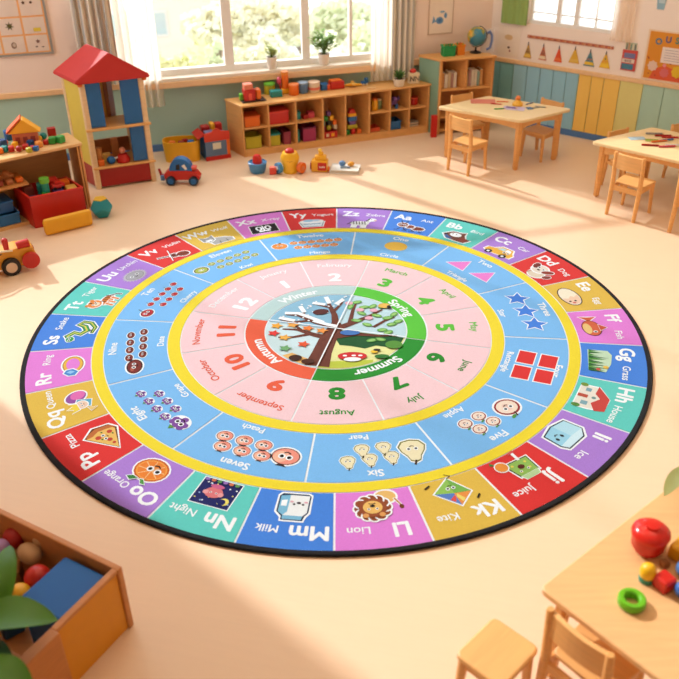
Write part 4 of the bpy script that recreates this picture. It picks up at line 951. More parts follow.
# globe
gl = btop(475.5, 52.5); t = thing('globe', 'tabletop globe on a black stand on the bookcase', 'globe', gl, 0)
b = MB(); b.lathe([(0, 0), (.065, 0), (.06, .008), (.02, .014), (.011, .03), (.009, .06), (0, .06)], (0, 0, 0), BLACK, 24); b.build('base', t)
b = MB(); b.ball((0, 0, .175), .104, mat((80, 140, 150), .35, 'globe'), n=32); b.build('sphere', t)
b = MB(); b.tube([(.114*math.sin(a)*1.0, 0, .175-.114*math.cos(a)) for a in [math.radians(x) for x in range(-24, 170, 12)]], .004, BLACK, 6); b.build('meridian_arm', t)
# leaning blue picture card in the corner
q = Vector(btop(487, 52.3)[:2])
t = thing('picture_card', 'white card with a blue arch leaning in the corner beside the globe', 'card', L3(q, BH+.0005), BA-.2)
b = MB(); R = Matrix.Rotation(-.16, 4, 'X'); b.box(R@Vector((0, 0, .125)), (.15, .006, .25), mat((216, 206, 200), .6), .002, R=R); b.build('card', t)
b = MB(); P = [(.05+.045*math.cos(a), .14+.065*math.sin(a)) for a in [math.radians(x) for x in range(10, 180, 12)]]; P = [(.09, .03)]+P
b.tube([R@Vector((x, -.006, z)) for x, z in [(-.01, .03), (.03, .05), (.046, .12), (.046, .18), (.02, .222), (-.005, .2)]], .014, mat((112, 136, 190), .6), 8); b.build('painted_arch', t)

# ------------------------------------------------------------------ wall pictures
def wallthing(mk, name, label, cat, ang, org):
    return None
def wallframe(o, d):           # local frame on a wall: x along, y outwards, z up
    return lambda: MB(ex=d, ey=Vector((-d.y, d.x)))
def wt(side, name, label, cat, s, z, group=None):
    if side == 'b': p = WA+wd*s-wn*.002; rz = math.atan2(wd.y, wd.x)
    else: p = WC+rd*s-rn*.002; rz = math.atan2(rd.y, rd.x)
    return thing(name, label, cat, (p.x, p.y, z), rz, group)
def flat(b, pts, m, y0, th=.0012):       # polygon on wall plane, x,z coordinates, standing out from the wall
    bm = bmesh.new(); f = bm.faces.new([bm.verts.new((x, y0, z)) for x, z in pts]); r = bmesh.ops.extrude_face_region(bm, geom=[f])
    for v in [g for g in r['geom'] if isinstance(g, bmesh.types.BMVert)]: v.co.y -= th
    bmesh.ops.recalc_face_normals(bm, faces=bm.faces[:]); b.add(bm, m)
def ellp(cx, cz, rx, rz_, n=16): return [(cx+rx*math.cos(2*PI*i/n), cz+rz_*math.sin(2*PI*i/n)) for i in range(n)]
def rectp(x0, x1, z0, z1): return [(x0, z0), (x1, z0), (x1, z1), (x0, z1)]
# poster left: grey frame, orange grid
t = wt('b', 'nature_poster', 'grey framed poster with orange grid of small nature pictures', 'poster', .60, 1.13)
b = MB(); flat(b, rectp(-1.1, 0, 0, .85), mat((152, 150, 142), .5), 0, .02); b.build('frame', t)
b = MB(); flat(b, rectp(-1.08, -.022, .022, .83), mat((236, 170, 104), .7), -.02, .002); b.build('backing', t)
cells = []
b = MB()
for i in range(4):
    for j in range(3):
        x1 = -.035-i*.225; z0 = .035+j*.172; flat(b, rectp(x1-.205, x1, z0, z0+.155), mat((226, 204, 184), .7), -.022)
b.build('picture_cells', t)
b = MB(); random.seed(8)
def star(cx, cz, r, n=5, k=.5): return [(cx+(r if j % 2 == 0 else r*k)*math.sin(j*PI/n), cz+(r if j % 2 == 0 else r*k)*math.cos(j*PI/n)) for j in range(2*n)]
flat(b, star(-.13, .13, .024), mat((120, 84, 70), .8), -.024); flat(b, ellp(-.15, .08, .012, .008), mat((130, 110, 100), .8), -.024); flat(b, ellp(-.09, .075, .014, .005), mat((110, 90, 80), .8), -.024)
flat(b, ellp(-.365, .105, .026, .032), mat((150, 120, 100), .8), -.024); flat(b, ellp(-.36, .11, .016, .018), mat((196, 176, 156), .8), -.0255)
flat(b, rectp(-.15, -.08, .225, .26), mat((220, 190, 60), .8), -.024); flat(b, star(-.37, .29, .045, 7, .4), mat((90, 84, 40), .8), -.024)
flat(b, star(-.2, .5, .02), mat((90, 60, 40), .8), -.024); flat(b, ellp(-.13, .5, .014, .012), mat((90, 60, 40), .8), -.024); flat(b, ellp(-.6, .1, .03, .03), mat((150, 150, 90), .8), -.024); flat(b, ellp(-.6, .28, .03, .03), mat((190, 120, 80), .8), -.024)
b.build('small_pictures', t)
# small framed fish picture above the bookcase
def s_wall(px, py, side):
    d = _r*((px-339.5)/F) - _u*((py-339.5)/F) + _w
    A_, D_ = (WA, wd) if side == 'b' else (WC, rd); n = Vector((D_.y, -D_.x)); k = n.dot(A_)/(n.x*d.x+n.y*d.y)
    p = Vector((d.x*k, d.y*k)); return (p-A_).dot(D_), CH+d.z*k
s0, z0 = s_wall(427.5, 35, 'b'); s1, _ = s_wall(452, 34, 'b')
t = wt('b', 'fish_picture', 'cream picture of a blue fish hanging above the bookcase', 'picture', s0, z0)
W_ = s1-s0
b = MB(); flat(b, rectp(0, W_, 0, .48), mat((206, 178, 150), .6), 0, .008); b.build('frame', t)
b = MB(); flat(b, rectp(.012, W_-.012, .012, .46), mat((244, 226, 206), .7), -.008, .001); b.build('sheet', t)
b = MB(); FB = mat((110, 156, 196), .7)
flat(b, ellp(W_*.45, .15, .045, .038), FB, -.009); flat(b, [(W_*.3, .14), (W_*.15, .12), (W_*.2, .2)], FB, -.009); flat(b, ellp(W_*.68, .20, .018, .03), FB, -.009); flat(b, ellp(W_*.55, .24, .03, .012), mat((140, 176, 200), .7), -.009)
flat(b, ellp(W_*.45, .15, .022, .018), mat((80, 124, 176), .7), -.0102); b.build('painted_fish', t)
# right wall white board panel + items
sa, za = s_wall(499, 60, 'r')
t = wt('r', 'paper_sheet', 'pale paper sheet with tiny dark drawing next to the bookcase', 'paper', .10, .775)
b = MB(); flat(b, rectp(0, .27, 0, .33), mat((247, 232, 214), .8), 0, .002); b.build('sheet', t)
b = MB(); flat(b, ellp(.14, .09, .016, .012), mat((70, 40, 40), .8), -.002); flat(b, ellp(.155, .055, .008, .014), mat((150, 50, 50), .8), -.002); flat(b, ellp(.13, .2, .05, .03), mat((226, 196, 150), .8), -.002); b.build('drawing', t)
s0, z0 = s_wall(527.5, 38, 'r'); s1, z1_ = s_wall(614, 46.5, 'r')
t = wt('r', 'wall_bunting', 'patterned red strip above the row of triangle pennants', 'border strip', s0, (z0+z1_)/2-.012)
L_ = s1-s0
b = MB(); flat(b, rectp(0, L_, 0, .03), mat((190, 110, 80), .7), 0, .008); b.build('strip', t)
b = MB(); random.seed(2)
for i in range(40):
    x = .01+i*(L_-.02)/40; flat(b, rectp(x, x+.012, .006, .024), [mat((226, 180, 130), .7), mat((160, 60, 50), .7), mat((216, 140, 80), .7)][i % 3], -.008)
b.build('pattern', t)
tri = [(527.5, 57, (196, 150, 70), 'olive and orange'), (542.5, 59, (206, 120, 80), 'red and cream'), (558, 61, (226, 84, 40), 'bright orange red'), (574, 62, (230, 180, 60), 'plain yellow'), (589, 65, (90, 140, 150), 'blue and yellow patterned'), (604.5, 67, (236, 186, 50), 'yellow and teal')]
for i, (px, py, c, nm) in enumerate(tri):
    s_, z_ = s_wall(px, py, 'r'); zb = z_-.01
    t = wt('r', 'pennant', nm+' triangle pennant pinned on the right wall', 'pennant', s_, zb, 'triangle pennants on the right wall')
    w = .062 if i > 2 else .048
    b = MB(); flat(b, [(-w, 0), (w, 0), (.005, .15), (-.005, .15)], mat(c, .7), -.002, .004); b.build('triangle', t)
    b = MB()
    flat(b, [(-w*.9, .012), (w*.9, .012), (w*.7, .045), (-w*.7, .045)], mat([(240, 200, 90), (236, 216, 180), (236, 120, 60), (236, 196, 90), (236, 196, 60), (246, 206, 60)][i], .7), -.006)
    if i in (0, 1, 4, 5):
        for j in range(4): flat(b, ellp((-.5+.33*j)*w*.8, .065+.01*(j % 2), .006, .007, 8), mat((90, 60, 60) if i < 2 else (220, 110, 70), .7), -.006)
        flat(b, ellp(0, .095, .006, .01, 8), mat((60, 80, 110), .7), -.006)
    b.build('pattern', t)
    b = MB(); b.cyl((0, -.008, .14), (0, -.008, .175), .006, .005, mat((60, 50, 60), .6), 8); b.build('hanger', t)
s0, z0 = s_wall(620, 71, 'r'); s1, _ = s_wall(634.5, 73, 'r')
W_ = s1-s0
t = wt('r', 'pencil_case', 'red and blue pouch shaped wall picture beside the pennants', 'wall picture', s0, .81)
b = MB(); flat(b, rectp(0, W_, 0, .21), mat((206, 76, 66), .6), 0, .008); b.build('pouch', t)
b = MB(); flat(b, rectp(.008, W_-.025, .012, .07), mat((70, 126, 150), .6), -.008); flat(b, rectp(.02, W_-.02, .13, .18), mat((116, 120, 160), .6), -.008); b.build('blue_panels', t)
b = MB(); flat(b, rectp(.006, W_-.02, .08, .12), mat((230, 214, 196), .6), -.008); b.build('label_strip', t)
glyph('BASE', .024, mat((120, 80, 80), .7), t, (W_*.45, -.0102, .089), (1, 0, 0), (0, 0, 1))
b = MB(); flat(b, rectp(.02, W_-.02, .21, .285), mat((180, 186, 160), .6), 0, .006)
for j in range(5): flat(b, rectp(.03+j*.022, .04+j*.022, .215, .27+.01*(j % 2)), mat([(60, 60, 60), (200, 120, 60), (90, 130, 110), (230, 220, 190), (80, 80, 90)][j], .6), -.006)
b.build('pencils', t)
s0, z0 = s_wall(643, 77, 'r'); zt = s_wall(651, 30.5, 'r')[1]
t = wt('r', 'orange_poster', 'orange poster with white note and flowers on the right wall', 'poster', s0, z0)
PH = zt-z0; PW = .62
b = MB(); flat(b, rectp(-.02, PW+.02, -.015, PH+.015), mat((240, 214, 180), .7), 0, .004); b.build('margin', t)
b = MB(); flat(b, rectp(0, PW, 0, PH), mat((224, 146, 40), .7), -.004, .002); b.build('sheet', t)
b = MB(); flat(b, rectp(.15, .48, PH*.37, PH*.7), mat((240, 226, 216), .7), -.006, .002); b.build('note', t)
b = MB()
for j in range(5): flat(b, rectp(.18, .45-.05*(j == 4), PH*(.42+.055*j), PH*(.42+.055*j)+.004), mat((170, 150, 160), .7), -.008)
b.build('note_lines', t)
b = MB()
flat(b, [(.06, 0), (.1, .1), (.2, .15), (.3, .12), (.4, .16), (.55, .12), (PW, .15), (PW, 0)], mat((222, 92, 50), .7), -.006)
for cx, cz, r, c in ((.08, .13, .055, (232, 200, 180)), (.21, .075, .05, (220, 110, 110)), (.34, .1, .065, (230, 190, 40)), (.5, .09, .06, (232, 200, 180)), (.2, .15, .02, (240, 150, 150))): flat(b, star(cx, cz, r, 8, .82), mat(c, .7), -.008)
for cx, cz in ((.02, PH*.45), (.03, .2), (.12, .04), (.26, .17), (.05, .05)): flat(b, ellp(cx, cz, .009, .007, 8), mat((170, 60, 40), .7), -.0085)
b.build('flowers', t)
for ch, x, z, c in (('O', .1, PH*.74, (90, 120, 140)), ('U', .195, PH*.80, (110, 100, 130)), ('S', .285, PH*.80, (100, 140, 120)), ('O', .37, PH*.78, (90, 120, 140)), ('N', .46, PH*.75, (120, 100, 120))):
    glyph(ch, .062, mat(c, .7), t, (x, -.0075, z), (1, 0, 0), (0, 0, 1), bold=.045)
s0, z0 = s_wall(657, 9, 'r')
t = wt('r', 'paper_cutout', 'pale blue paper shape high on the right wall above the poster', 'wall decoration', s0, z0)
b = MB(); flat(b, [(0, 0), (.07, 0), (.1, .3), (-.03, .3)], mat((150, 186, 200), .7), 0, .004); b.build('shape', t)
b = MB(); flat(b, [(.01, .06), (.065, .06), (.07, .1), (.005, .1)], mat((190, 210, 214), .7), -.004); b.build('stripe', t)

# ------------------------------------------------------------------ toy house shelf (doll house)
DX = unit((.562, .217)); DY = unit((-.25, .31)); DO = Vector((-2.40, 8.02)); DW = .60; DD = .43; DH = 1.06
dh = thing('doll_house', 'tall open toy house with red roof, yellow side and blue panels', 'doll house', (DO.x, DO.y, 0))
def dmb(): return MB(ex=DX, ey=DY)
DA = math.atan2(DX.y, DX.x)
POSTM = mat((238, 204, 156), .5, 'wood'); YP = mat((226, 196, 74), .5)
for x in (0, DW-.05):
    for y in (0, DD-.045):
        b = dmb(); b.b2(x, x+.05, y, y+.045, 0, DH, POSTM, .008); b.build('post', dh)
b = dmb(); b.b2(.008, .03, .046, DD-.046, .23, DH-.02, YP); b.build('side_panel', dh)
b = dmb(); b.b2(.004, .034, .046, DD-.046, .02, .23, DRED); b.build('base_panel', dh)
b = dmb(); b.b2(.051, DW-.051, .006, .022, .02, .205, DRED); b.build('base_panel', dh)
BP = mat((34, 104, 168), .45)
b = dmb(); b.b2(.051, .19, .012, .024, .62, DH-.01, BP); b.build('front_panel', dh)
b = dmb(); b.b2(DW-.225, DW-.051, .012, .024, .615, DH-.01, BP); b.build('front_panel', dh)
b = dmb(); b.b2(DW-.19, DW-.051, .02, .032, .235, .59, BP); b.build('front_panel', dh)
b = dmb(); b.b2(DW-.032, DW-.012, .046, DD-.046, .0, DH-.02, mat((30, 92, 150), .45)); b.build('side_panel', dh)
b = dmb(); b.b2(-.012, DW+.012, -.018, .012, .59, .615, mat((232, 176, 104), .45, 'woodx'), .006); b.build('cross_bar', dh)
b = dmb(); b.b2(-.002, DW+.01, -.018, .010, .207, .228, mat((232, 176, 104), .45, 'woodx'), .006); b.build('cross_bar', dh)
for z in (.595, .21):
    b = dmb(); b.b2(.034, DW-.034, .026, DD-.05, z, z+.014, WOODX); b.build('floor_board', dh)
b = dmb(); b.b2(.30, .36, DD-.06, DD-.045, .61, DH-.02, mat((226, 170, 40), .5)); b.b2(.362, .40, DD-.06, DD-.045, .61, DH-.02, BACKW); b.build('back_strip', dh)
b = dmb(); b.b2(.402, .45, DD-.06, DD-.045, .61, DH-.02, mat((206, 190, 200), .5)); b.build('back_strip', dh)
b = dmb(); b.b2(.05, DW-.05, DD-.03, DD-.015, .225, .38, mat((180, 110, 60), .5, 'woodx')); b.build('back_rail', dh)
for x in (.0, DW-.0):
    b = dmb(); b.ball((x, -.012, DH-.02), .016, ORANGE, (1.5, 1, 1), n=12); b.build('corner_cap', dh)
# gable roof
ov = .045; z0 = DH-.005; zr = 1.315
b = dmb(); xa, xb, ya, yb = -ov, DW+ov, -ov, DD+ov; xm = DW/2; RM = mat((196, 44, 36), .62)
bm = bmesh.new(); V = [bm.verts.new(p) for p in ((xa, ya, z0), (xb, ya, z0), (xm, ya+.02, zr), (xa, yb, z0), (xb, yb, z0), (xm, yb-.02, zr), (xa, ya, z0+.03), (xb, ya, z0+.03), (xa, yb, z0+.03), (xb, yb, z0+.03))]
for f in ((0, 1, 7, 2, 6), (4, 3, 8, 5, 9), (6, 2, 5, 8), (2, 7, 9, 5), (0, 6, 8, 3), (7, 1, 4, 9), (1, 0, 3, 4)): bm.faces.new([V[i] for i in f])
bmesh.ops.recalc_face_normals(bm, faces=bm.faces[:]); bmesh.ops.bevel(bm, geom=bm.edges[:], offset=.008, segments=2, affect='EDGES'); b.add(bm, RM); b.build('roof', dh)
def dxy(s, d, z): q = DO+DX*s+DY*d; return (q.x, q.y, z)
G4 = 'toys inside the toy house'
cylt('toy_bottle', 'wooden bottle toy at the left inside the toy house', 'toy', dxy(.11, .10, .2245), .035, .17, mat((206, 140, 70), .5, 'wood'), G4, mat((190, 120, 60), .5))
block('toy_block', 'orange block in front left inside the toy house', 'block', dxy(.10, .050, .2245), DA, (.06, .035, .06), ORANGE, G4)
b = MB(); b.ball((0, 0, .04), .04, BLUE, (1.1, .9, 1)); b.cyl((.03, -.0, .05), (.07, 0, .06), .01, .008, WHITE, 8); tag(b.build('toy_teapot', None, dxy(.205, .065, .2245), DA), 'small blue round teapot toy inside the toy house', 'toy', G4)
block('toy_block', 'pale yellow block behind the blue teapot toy', 'block', dxy(.20, .15, .2245), DA, (.08, .05, .09), mat((222, 176, 90), .5), G4)
t = thing('toy_figure', 'red toy figure with rosy head in the lower toy house', 'toy', dxy(.335, .09, .2245), DA, G4)
b = MB(); b.lathe([(0, 0), (.065, 0), (.07, .03), (.045, .08), (0, .09)], (0, 0, 0), RED, 18); b.build('body', t)
b = MB(); b.ball((0, 0, .115), .033, mat((224, 140, 110), .5)); b.build('head', t)
block('toy_block', 'tall wooden block at the back right in the lower toy house', 'block', dxy(.34, .26, .2245), DA, (.07, .05, .2), mat((206, 130, 70), .5, 'wood'), G4)

# ------------------------------------------------------------------ low open shelf at the left
LX = unit((-.82, -.574)); LY = unit((-.574, .82)); LO = Vector((-2.355, 7.565)); LW = 1.25; LD = .34; LH = .65
ls = thing('toy_shelf', 'low open wooden shelf at the left holding toy bins and blocks', 'shelf', (LO.x, LO.y, 0))
def lmb(): return MB(ex=LX, ey=LY)
b = lmb(); b.b2(-.02, LW, -.02, LD, LH-.03, LH, mat((226, 178, 116), .45, 'woodx'), .008); b.build('top_board', ls)
b = lmb(); b.b2(-.012, .008, 0, .03, 0, LH-.03, WOOD, .004); b.b2(-.012, .008, .03, LD, 0, LH-.03, mat((206, 150, 88), .5, 'wood'), .002); b.build('side_panel', ls)
b = lmb(); b.b2(.02, .034, -.008, .02, 0, LH-.03, WOOD, .004); b.build('front_post', ls)
b = lmb(); b.b2(LW-.02, LW, 0, LD, 0, LH-.03, WOOD, .004); b.build('side_panel', ls)
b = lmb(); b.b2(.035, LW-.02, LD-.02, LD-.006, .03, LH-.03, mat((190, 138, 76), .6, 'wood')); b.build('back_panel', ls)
b = lmb(); b.b2(.50, LW-.02, -.01, LD-.021, .0, .03, mat((220, 176, 116), .5, 'woodx')); b.build('bottom_board', ls)
b = lmb(); b.b2(.52, LW-.02, .0, LD-.021, .365, .385, mat((214, 150, 84), .5, 'woodx')); b.build('shelf_board', ls)
def lxy(s, d, z): q = LO+LX*s+LY*d; return (q.x, q.y, z)
LA = math.atan2(-LX.y, -LX.x)
# red bin
RX = unit((.44, .235)); RY = unit((-.25, .30)); RO = Vector((-2.755, 7.12)); RWD = .485; RDP = .36; RH = .30
rb = thing('toy_bin', 'large red bin full of blocks pushed under the left shelf', 'bin', (RO.x, RO.y, 0))
def rbmb(): return MB(ex=RX, ey=RY)
b = rbmb(); th = .012
b.b2(0, RWD, 0, RDP, 0, th, RED); b.b2(0, RWD, 0, th, 0, RH, RED, .006); b.b2(0, RWD, RDP-th, RDP, 0, RH, RED, .006); b.b2(0, th, 0, RDP, 0, RH, RED, .006); b.b2(RWD-th, RWD, 0, RDP, 0, RH, RED, .006)
b.build('body', rb)
b = rbmb(); b.b2(-.004, RWD+.004, -.004, .016, RH-.006, RH+.006, mat((216, 52, 40), .35), .004); b.b2(-.004, .016, .016, RDP, RH-.006, RH+.006, mat((216, 52, 40), .35), .004); b.b2(RWD-.016, RWD+.004, .016, RDP, RH-.006, RH+.006, mat((216, 52, 40), .35), .004); b.build('rim', rb)
RA = math.atan2(RX.y, RX.x)
def rxy(s, d, z): q = RO+RX*s+RY*d; return (q.x, q.y, z)
G5 = 'blocks in the red bin'
b = rbmb()
inn = [(.07, .08, .17, (.10, .10, .10), DBLUE, 'navy block at the front left of the red bin'), (.18, .07, .19, (.08, .09, .11), GREEN, 'green block low at the front of the red bin'),
 (.29, .08, .18, (.11, .1, .12), mat((70, 50, 110), .45), 'dark violet block right of the green block in the bin'), (.41, .09, .18, (.11, .12, .12), mat((222, 170, 80), .45), 'pale orange block at the right end of the red bin'),
 (.08, .22, .18, (.10, .11, .15), mat((120, 50, 40), .5), 'brown red block at the back left of the red bin'), (.19, .2, .20, (.08, .1, .14), TEAL, 'teal block at the back of the red bin'),
 (.30, .2, .2, (.1, .1, .17), RED, 'red block heaped at the back of the red bin'), (.41, .23, .19, (.1, .1, .13), ORANGE, 'orange block at the back right of the red bin')]
for s_, d_, z_, dm, m, lb in inn:
    block('toy_block', lb, 'block', rxy(s_, d_, .0125), RA+.02*(s_*50 % 3-1), (dm[0]*.9, dm[1]*.9, z_+dm[2]-.01), m, G5, .012)
b = MB(); b.cyl((0, 0, 0), (0, 0, .085), .034, .034, mat((30, 150, 130), .4), 16); tag(b.build('toy_block', None, rxy(.185, .075, .303), 0), 'teal cylinder standing above the green block in the bin', 'block', G5)
b = MB(); b.cyl((0, 0, 0), (0, 0, .04), .045, .045, LGREEN, 16); tag(b.build('toy_block', None, rxy(.185, .075, .3885), 0), 'green disc on top of the teal cylinder in the bin', 'block', G5)
t = thing('toy_car', 'small red toy car riding on the blocks of the bin', 'toy car', rxy(.30, .085, .303), RA, G5)
b = MB(); b.b2(-.06, .06, -.03, .03, .012, .05, RED, .01); b.b2(-.03, .03, -.025, .025, .05, .075, RED, .01); b.build('body', t)
for sx in (-.035, .035):
    b = MB(); b.cyl((sx, -.034, .014), (sx, .034, .014), .014, .014, BLACK, 12); b.build('wheel', t)
# yellow foam block in front
b = MB(); b.b2(-.22, .22, -.035, .035, 0, .155, mat((236, 172, 30), .5), .034); p = at(66, 222, 0)
tag(b.build('foam_block', None, (-2.436, 7.085, 0), .56), 'long yellow foam block lying in front of the red bin', 'block')
# blue trays
bin_thing('tray', 'lower blue tray on the bottom board of the left shelf', 'tray', lxy(.87, .14, .031), LA, .42, .26, .10, BLUE, rim=mat((44, 120, 190), .4))
bin_thing('tray', 'upper blue tray stacked on the lower blue tray', 'tray', lxy(.88, .15, .1365), LA+.05, .38, .22, .09, mat((24, 86, 150), .4), lid=mat((30, 100, 170), .4))
G6 = 'blocks on the middle board of the left shelf'
for i, (s_, m, nm) in enumerate(((.58, ORANGE, 'orange'), (.67, mat((180, 110, 60), .5), 'tan'), (.76, mat((150, 60, 40), .5), 'brown red'), (.86, LIME, 'olive'))):
    block('toy_block', nm+' block on the middle board of the left shelf', 'block', lxy(s_, .07, .3855), LA+.1*i, (.065, .06, .05), m, G6, .014)
t = thing('toy_car', 'tan rounded toy car beside the blocks on the middle board', 'toy car', lxy(.66, .18, .3855), LA)
b = MB(); b.b2(-.07, .07, -.035, .035, .012, .06, mat((206, 130, 70), .5), .02); b.ball((0, 0, .06), .035, mat((206, 130, 70), .5)); b.build('body', t)
for sx in (-.04, .04):
    b = MB(); b.cyl((sx, -.04, .016), (sx, .04, .016), .016, .016, mat((150, 80, 40), .5), 12); b.build('wheel', t)
# toys on the top of the left shelf
def lt(px, py): p = at(px, py, LH); return (p.x, p.y, LH+.0005)
G7 = 'toys on top of the left shelf'
c0 = lt(27, 143.0)
t = thing('toy_house', 'small block house with yellow and orange roof on the left shelf', 'toy', c0, .25, G7); t.scale = (1.1, 1.1, 1.1)
b = MB(); b.b2(-.10, .10, -.05, .05, 0, .10, mat((206, 110, 76), .5), .005); b.build('walls', t)
for x in (-.06, 0, .06):
    b = MB(); b.b2(x-.018, x+.018, -.054, -.049, .02, .07, mat((150, 60, 50), .5)); b.build('window', t)
b = MB(); b.prism([(-.13, .10), (.13, .10), (0, .215)], -.055, .055, mat((246, 178, 40), .4), .004, Matrix.Rotation(PI/2, 4, 'X')); b.build('roof_gable', t)
b = MB(); b.box((-.075, 0, .165), (.17, .125, .014), mat((226, 96, 36), .4), R=Matrix.Rotation(-.72, 4, 'Y')); b.build('roof_slab', t)
lst = [(15.5, 147.3, .05, YEL, 'yellow block between the block house and the red block', 'b'), (29.5, 152.5, .045, LIME, 'olive block at the very front edge of the shelf top', 'b'), (36.5, 150.8, .045, BLUE, 'bright blue block near the shelf front edge', 'b'), (1, 153.5, .05, ORANGE, 'orange block at the left picture edge of the shelf top', 'b'), (46.5, 144.5, .045, RED, 'small red block left of the green blocks', 'b'), (40, 141, .05, YEL, 'yellow ball behind the light orange block', 's'), (3, 147, .07, DBLUE, 'dark blue block left of the block house', 'b'), (9, 140, .07, BLUE, 'blue round block beside the roof of the block house', 'c'), (5, 152, .055, TEAL, 'teal block at the left front edge of the shelf top', 'b'), (12, 151.5, .05, RED, 'red block in front of the block house, left', 'b'),
 (19.5, 151.8, .055, DRED, 'dark red ball shaped toy in front of the block house', 's'), (26, 149.5, .05, RED, 'bright red block in front right of the block house', 'b'), (31, 146, .055, DBLUE, 'navy block at the right wall of the block house', 'b'),
 (35.5, 142.5, .055, ORANGE, 'orange round toy right of the block house', 's'), (39.5, 147, .055, mat((236, 150, 60), .45), 'light orange block near the shelf top front edge', 'b'), (33, 150, .04, PINK, 'small pink block near the front of the shelf top', 'b'),
 (44, 139.5, .065, TEAL, 'teal round toy left of the green blocks', 's'), (53, 143.5, .062, GREEN, 'left green block on the right of the shelf top', 'b'), (61, 142.5, .066, mat((60, 160, 70), .4), 'right green block near the shelf top corner', 'b'), (6, 145, .05, ORANGE, 'orange ball at the far left of the shelf top', 's')]
for px, py, sz, m, lb, kd in lst:
    if kd == 's':
        b = MB(); b.ball((0, 0, sz/2), sz/2, m); tag(b.build('toy_ball', None, lt(px, py)), lb, 'toy', G7)
    elif kd == 'c': cylt('toy_block', lb, 'block', lt(px, py), sz/2, sz*1.3, m, G7)
    else: block('toy_block', lb, 'block', lt(px, py), px*.3, (sz, sz, sz), m, G7, .01)
p = lt(52.5, 136.5); block('toy_block', 'dark red block behind the two green blocks on the shelf', 'block', p, .4, (.075, .06, .085), DRED, G7, .008)

# ------------------------------------------------------------------ floor toys
def g0(px, py): p = at(px, py, 0); return (p.x, p.y, 0.0005)
t = thing('toy_car', 'red and blue wooden toy car on the floor beside the yellow bin', 'toy car', (-1.56, 8.17, 0), -.06)
b = MB(); prof = [(-.17, .05), (.17, .05), (.185, .08), (.15, .135), (.06, .15), (-.14, .145), (-.18, .11)]
RX90 = Matrix.Rotation(PI/2, 4, 'X')
b.prism(prof, -.055, .055, RED, .008, RX90); b.build('body', t)
b = MB(); P = [(-.12, .145)]+[(-.005+.115*math.cos(a), .145+.13*math.sin(a)) for a in [math.radians(x) for x in range(170, 5, -12)]]+[(.11, .145)]
b.prism(P, -.05, .05, BLUE, .008, RX90); b.build('cabin', t)
b = MB(); b.prism([(-.05, .16), (-.01, .16), (-.01, .22), (-.045, .21)], -.053, .053, BLACK, 0, RX90); b.prism([(.01, .20), (.045, .16), (.065, .17), (.04, .22)], -.053, .053, WHITE, 0, RX90); b.build('window', t)
b = MB(); b.b2(.08, .15, -.04, .04, .15, .185, mat((226, 90, 70), .4), .012); b.build('headlamp', t)
for sx in (-.11, .12):
    for sy in (-.065, .065):
        w_ = MB(); w_.cyl((sx, sy-.014, .048), (sx, sy+.014, .048), .048, .048, mat((20, 40, 60), .5), 22); w = w_.build('wheel', t)
        w_ = MB(); w_.cyl((sx, sy-.017, .048), (sx, sy+.017, .048), .03, .03, BLUE, 18); w_.build('hub', w)
b = MB(); b.tube([(-.18, 0, .07), (-.22, 0, .09), (-.235, 0, .15)], [.02, .016, .012], DRED, 8); b.build('tail_hook', t)
b = MB(); b.b2(-.225, -.185, -.03, .03, .03, .09, LBLUE, .01); b.build('rear_bumper', t)
# yellow bin
t = thing('toy_bin', 'yellow round backed toy bin against the window wall', 'bin', (-1.665, 8.86, 0), .1)
b = MB(); n = 28; P = []
for i in range(n):
    a = 2*PI*i/n; x = .2*math.copysign(abs(math.cos(a))**.6, math.cos(a)); y = .12*math.copysign(abs(math.sin(a))**.6, math.sin(a)); P.append((x, y))
bm = bmesh.new(); R1 = [bm.verts.new((x*.93, y*.93, 0)) for x, y in P]; R2 = [bm.verts.new((x, y, .22)) for x, y in P]; R3 = [bm.verts.new((x*.94, y*.92, .22)) for x, y in P]; R4 = [bm.verts.new((x*.88, y*.88, .02)) for x, y in P]
for A1, B1 in ((R1, R2), (R2, R3), (R3, R4)):
    for i in range(n): bm.faces.new((A1[i], A1[(i+1) % n], B1[(i+1) % n], B1[i]))
bm.faces.new(R1[::-1]); bm.faces.new(R4); bmesh.ops.recalc_face_normals(bm, faces=bm.faces[:]); b.add(bm, mat((238, 176, 30), .4), True); b.build('body', t)
G8 = 'blocks in the yellow bin'
for dx, dy, m, lb in ((-.1, 0, ORANGE, 'orange block at the left inside the yellow bin'), (0, -.02, mat((150, 50, 30), .5), 'brown red block in the middle of the yellow bin'), (.1, .0, BLUE, 'blue block at the right inside the yellow bin'), (.03, .065, DRED, 'dark red block at the back of the yellow bin')):
    block('toy_block', lb, 'block', (-1.665+dx, 8.86+dy*.8+dx*.1, .0205), .3+dx*4, (.065, .06 if dy < .05 else .045, .185), m, G8, .012)
# toy box
q0 = Vector((-1.40, 8.775)); TX = unit((.258, .108)); TA = math.atan2(TX.y, TX.x)
t = thing('toy_box', 'blue and red toy box with a white window patch', 'toy box', (q0.x, q0.y, 0), TA)
W_, D_, H_ = .27, .27, .30; th = .01
BXB = mat((96, 124, 160), .5)
b = MB(); b.b2(0, W_, 0, D_, .0, .01, BXB); b.b2(0, W_, 0, th, .045, H_-.09, BXB); b.b2(0, W_, D_-th, D_, 0, H_-.06, BXB); b.b2(0, th, th, D_, 0, H_-.06, BLUE); b.b2(W_-th, W_, th, D_, 0, H_-.06, ORANGE); b.build('body', t)
b = MB(); b.b2(-.004, W_+.004, -.006, th, 0, .044, RED); b.build('base_strip', t)
b = MB(); P = [(-.004, H_-.09), (W_+.004, H_-.09), (W_+.004, H_), (W_*.72, H_+.01), (W_*.5, H_+.05), (W_*.28, H_+.01), (-.004, H_)]
b.prism(P, -.012, .006, mat((214, 60, 36), .4), .002, RX90); b.build('front_flap', t)
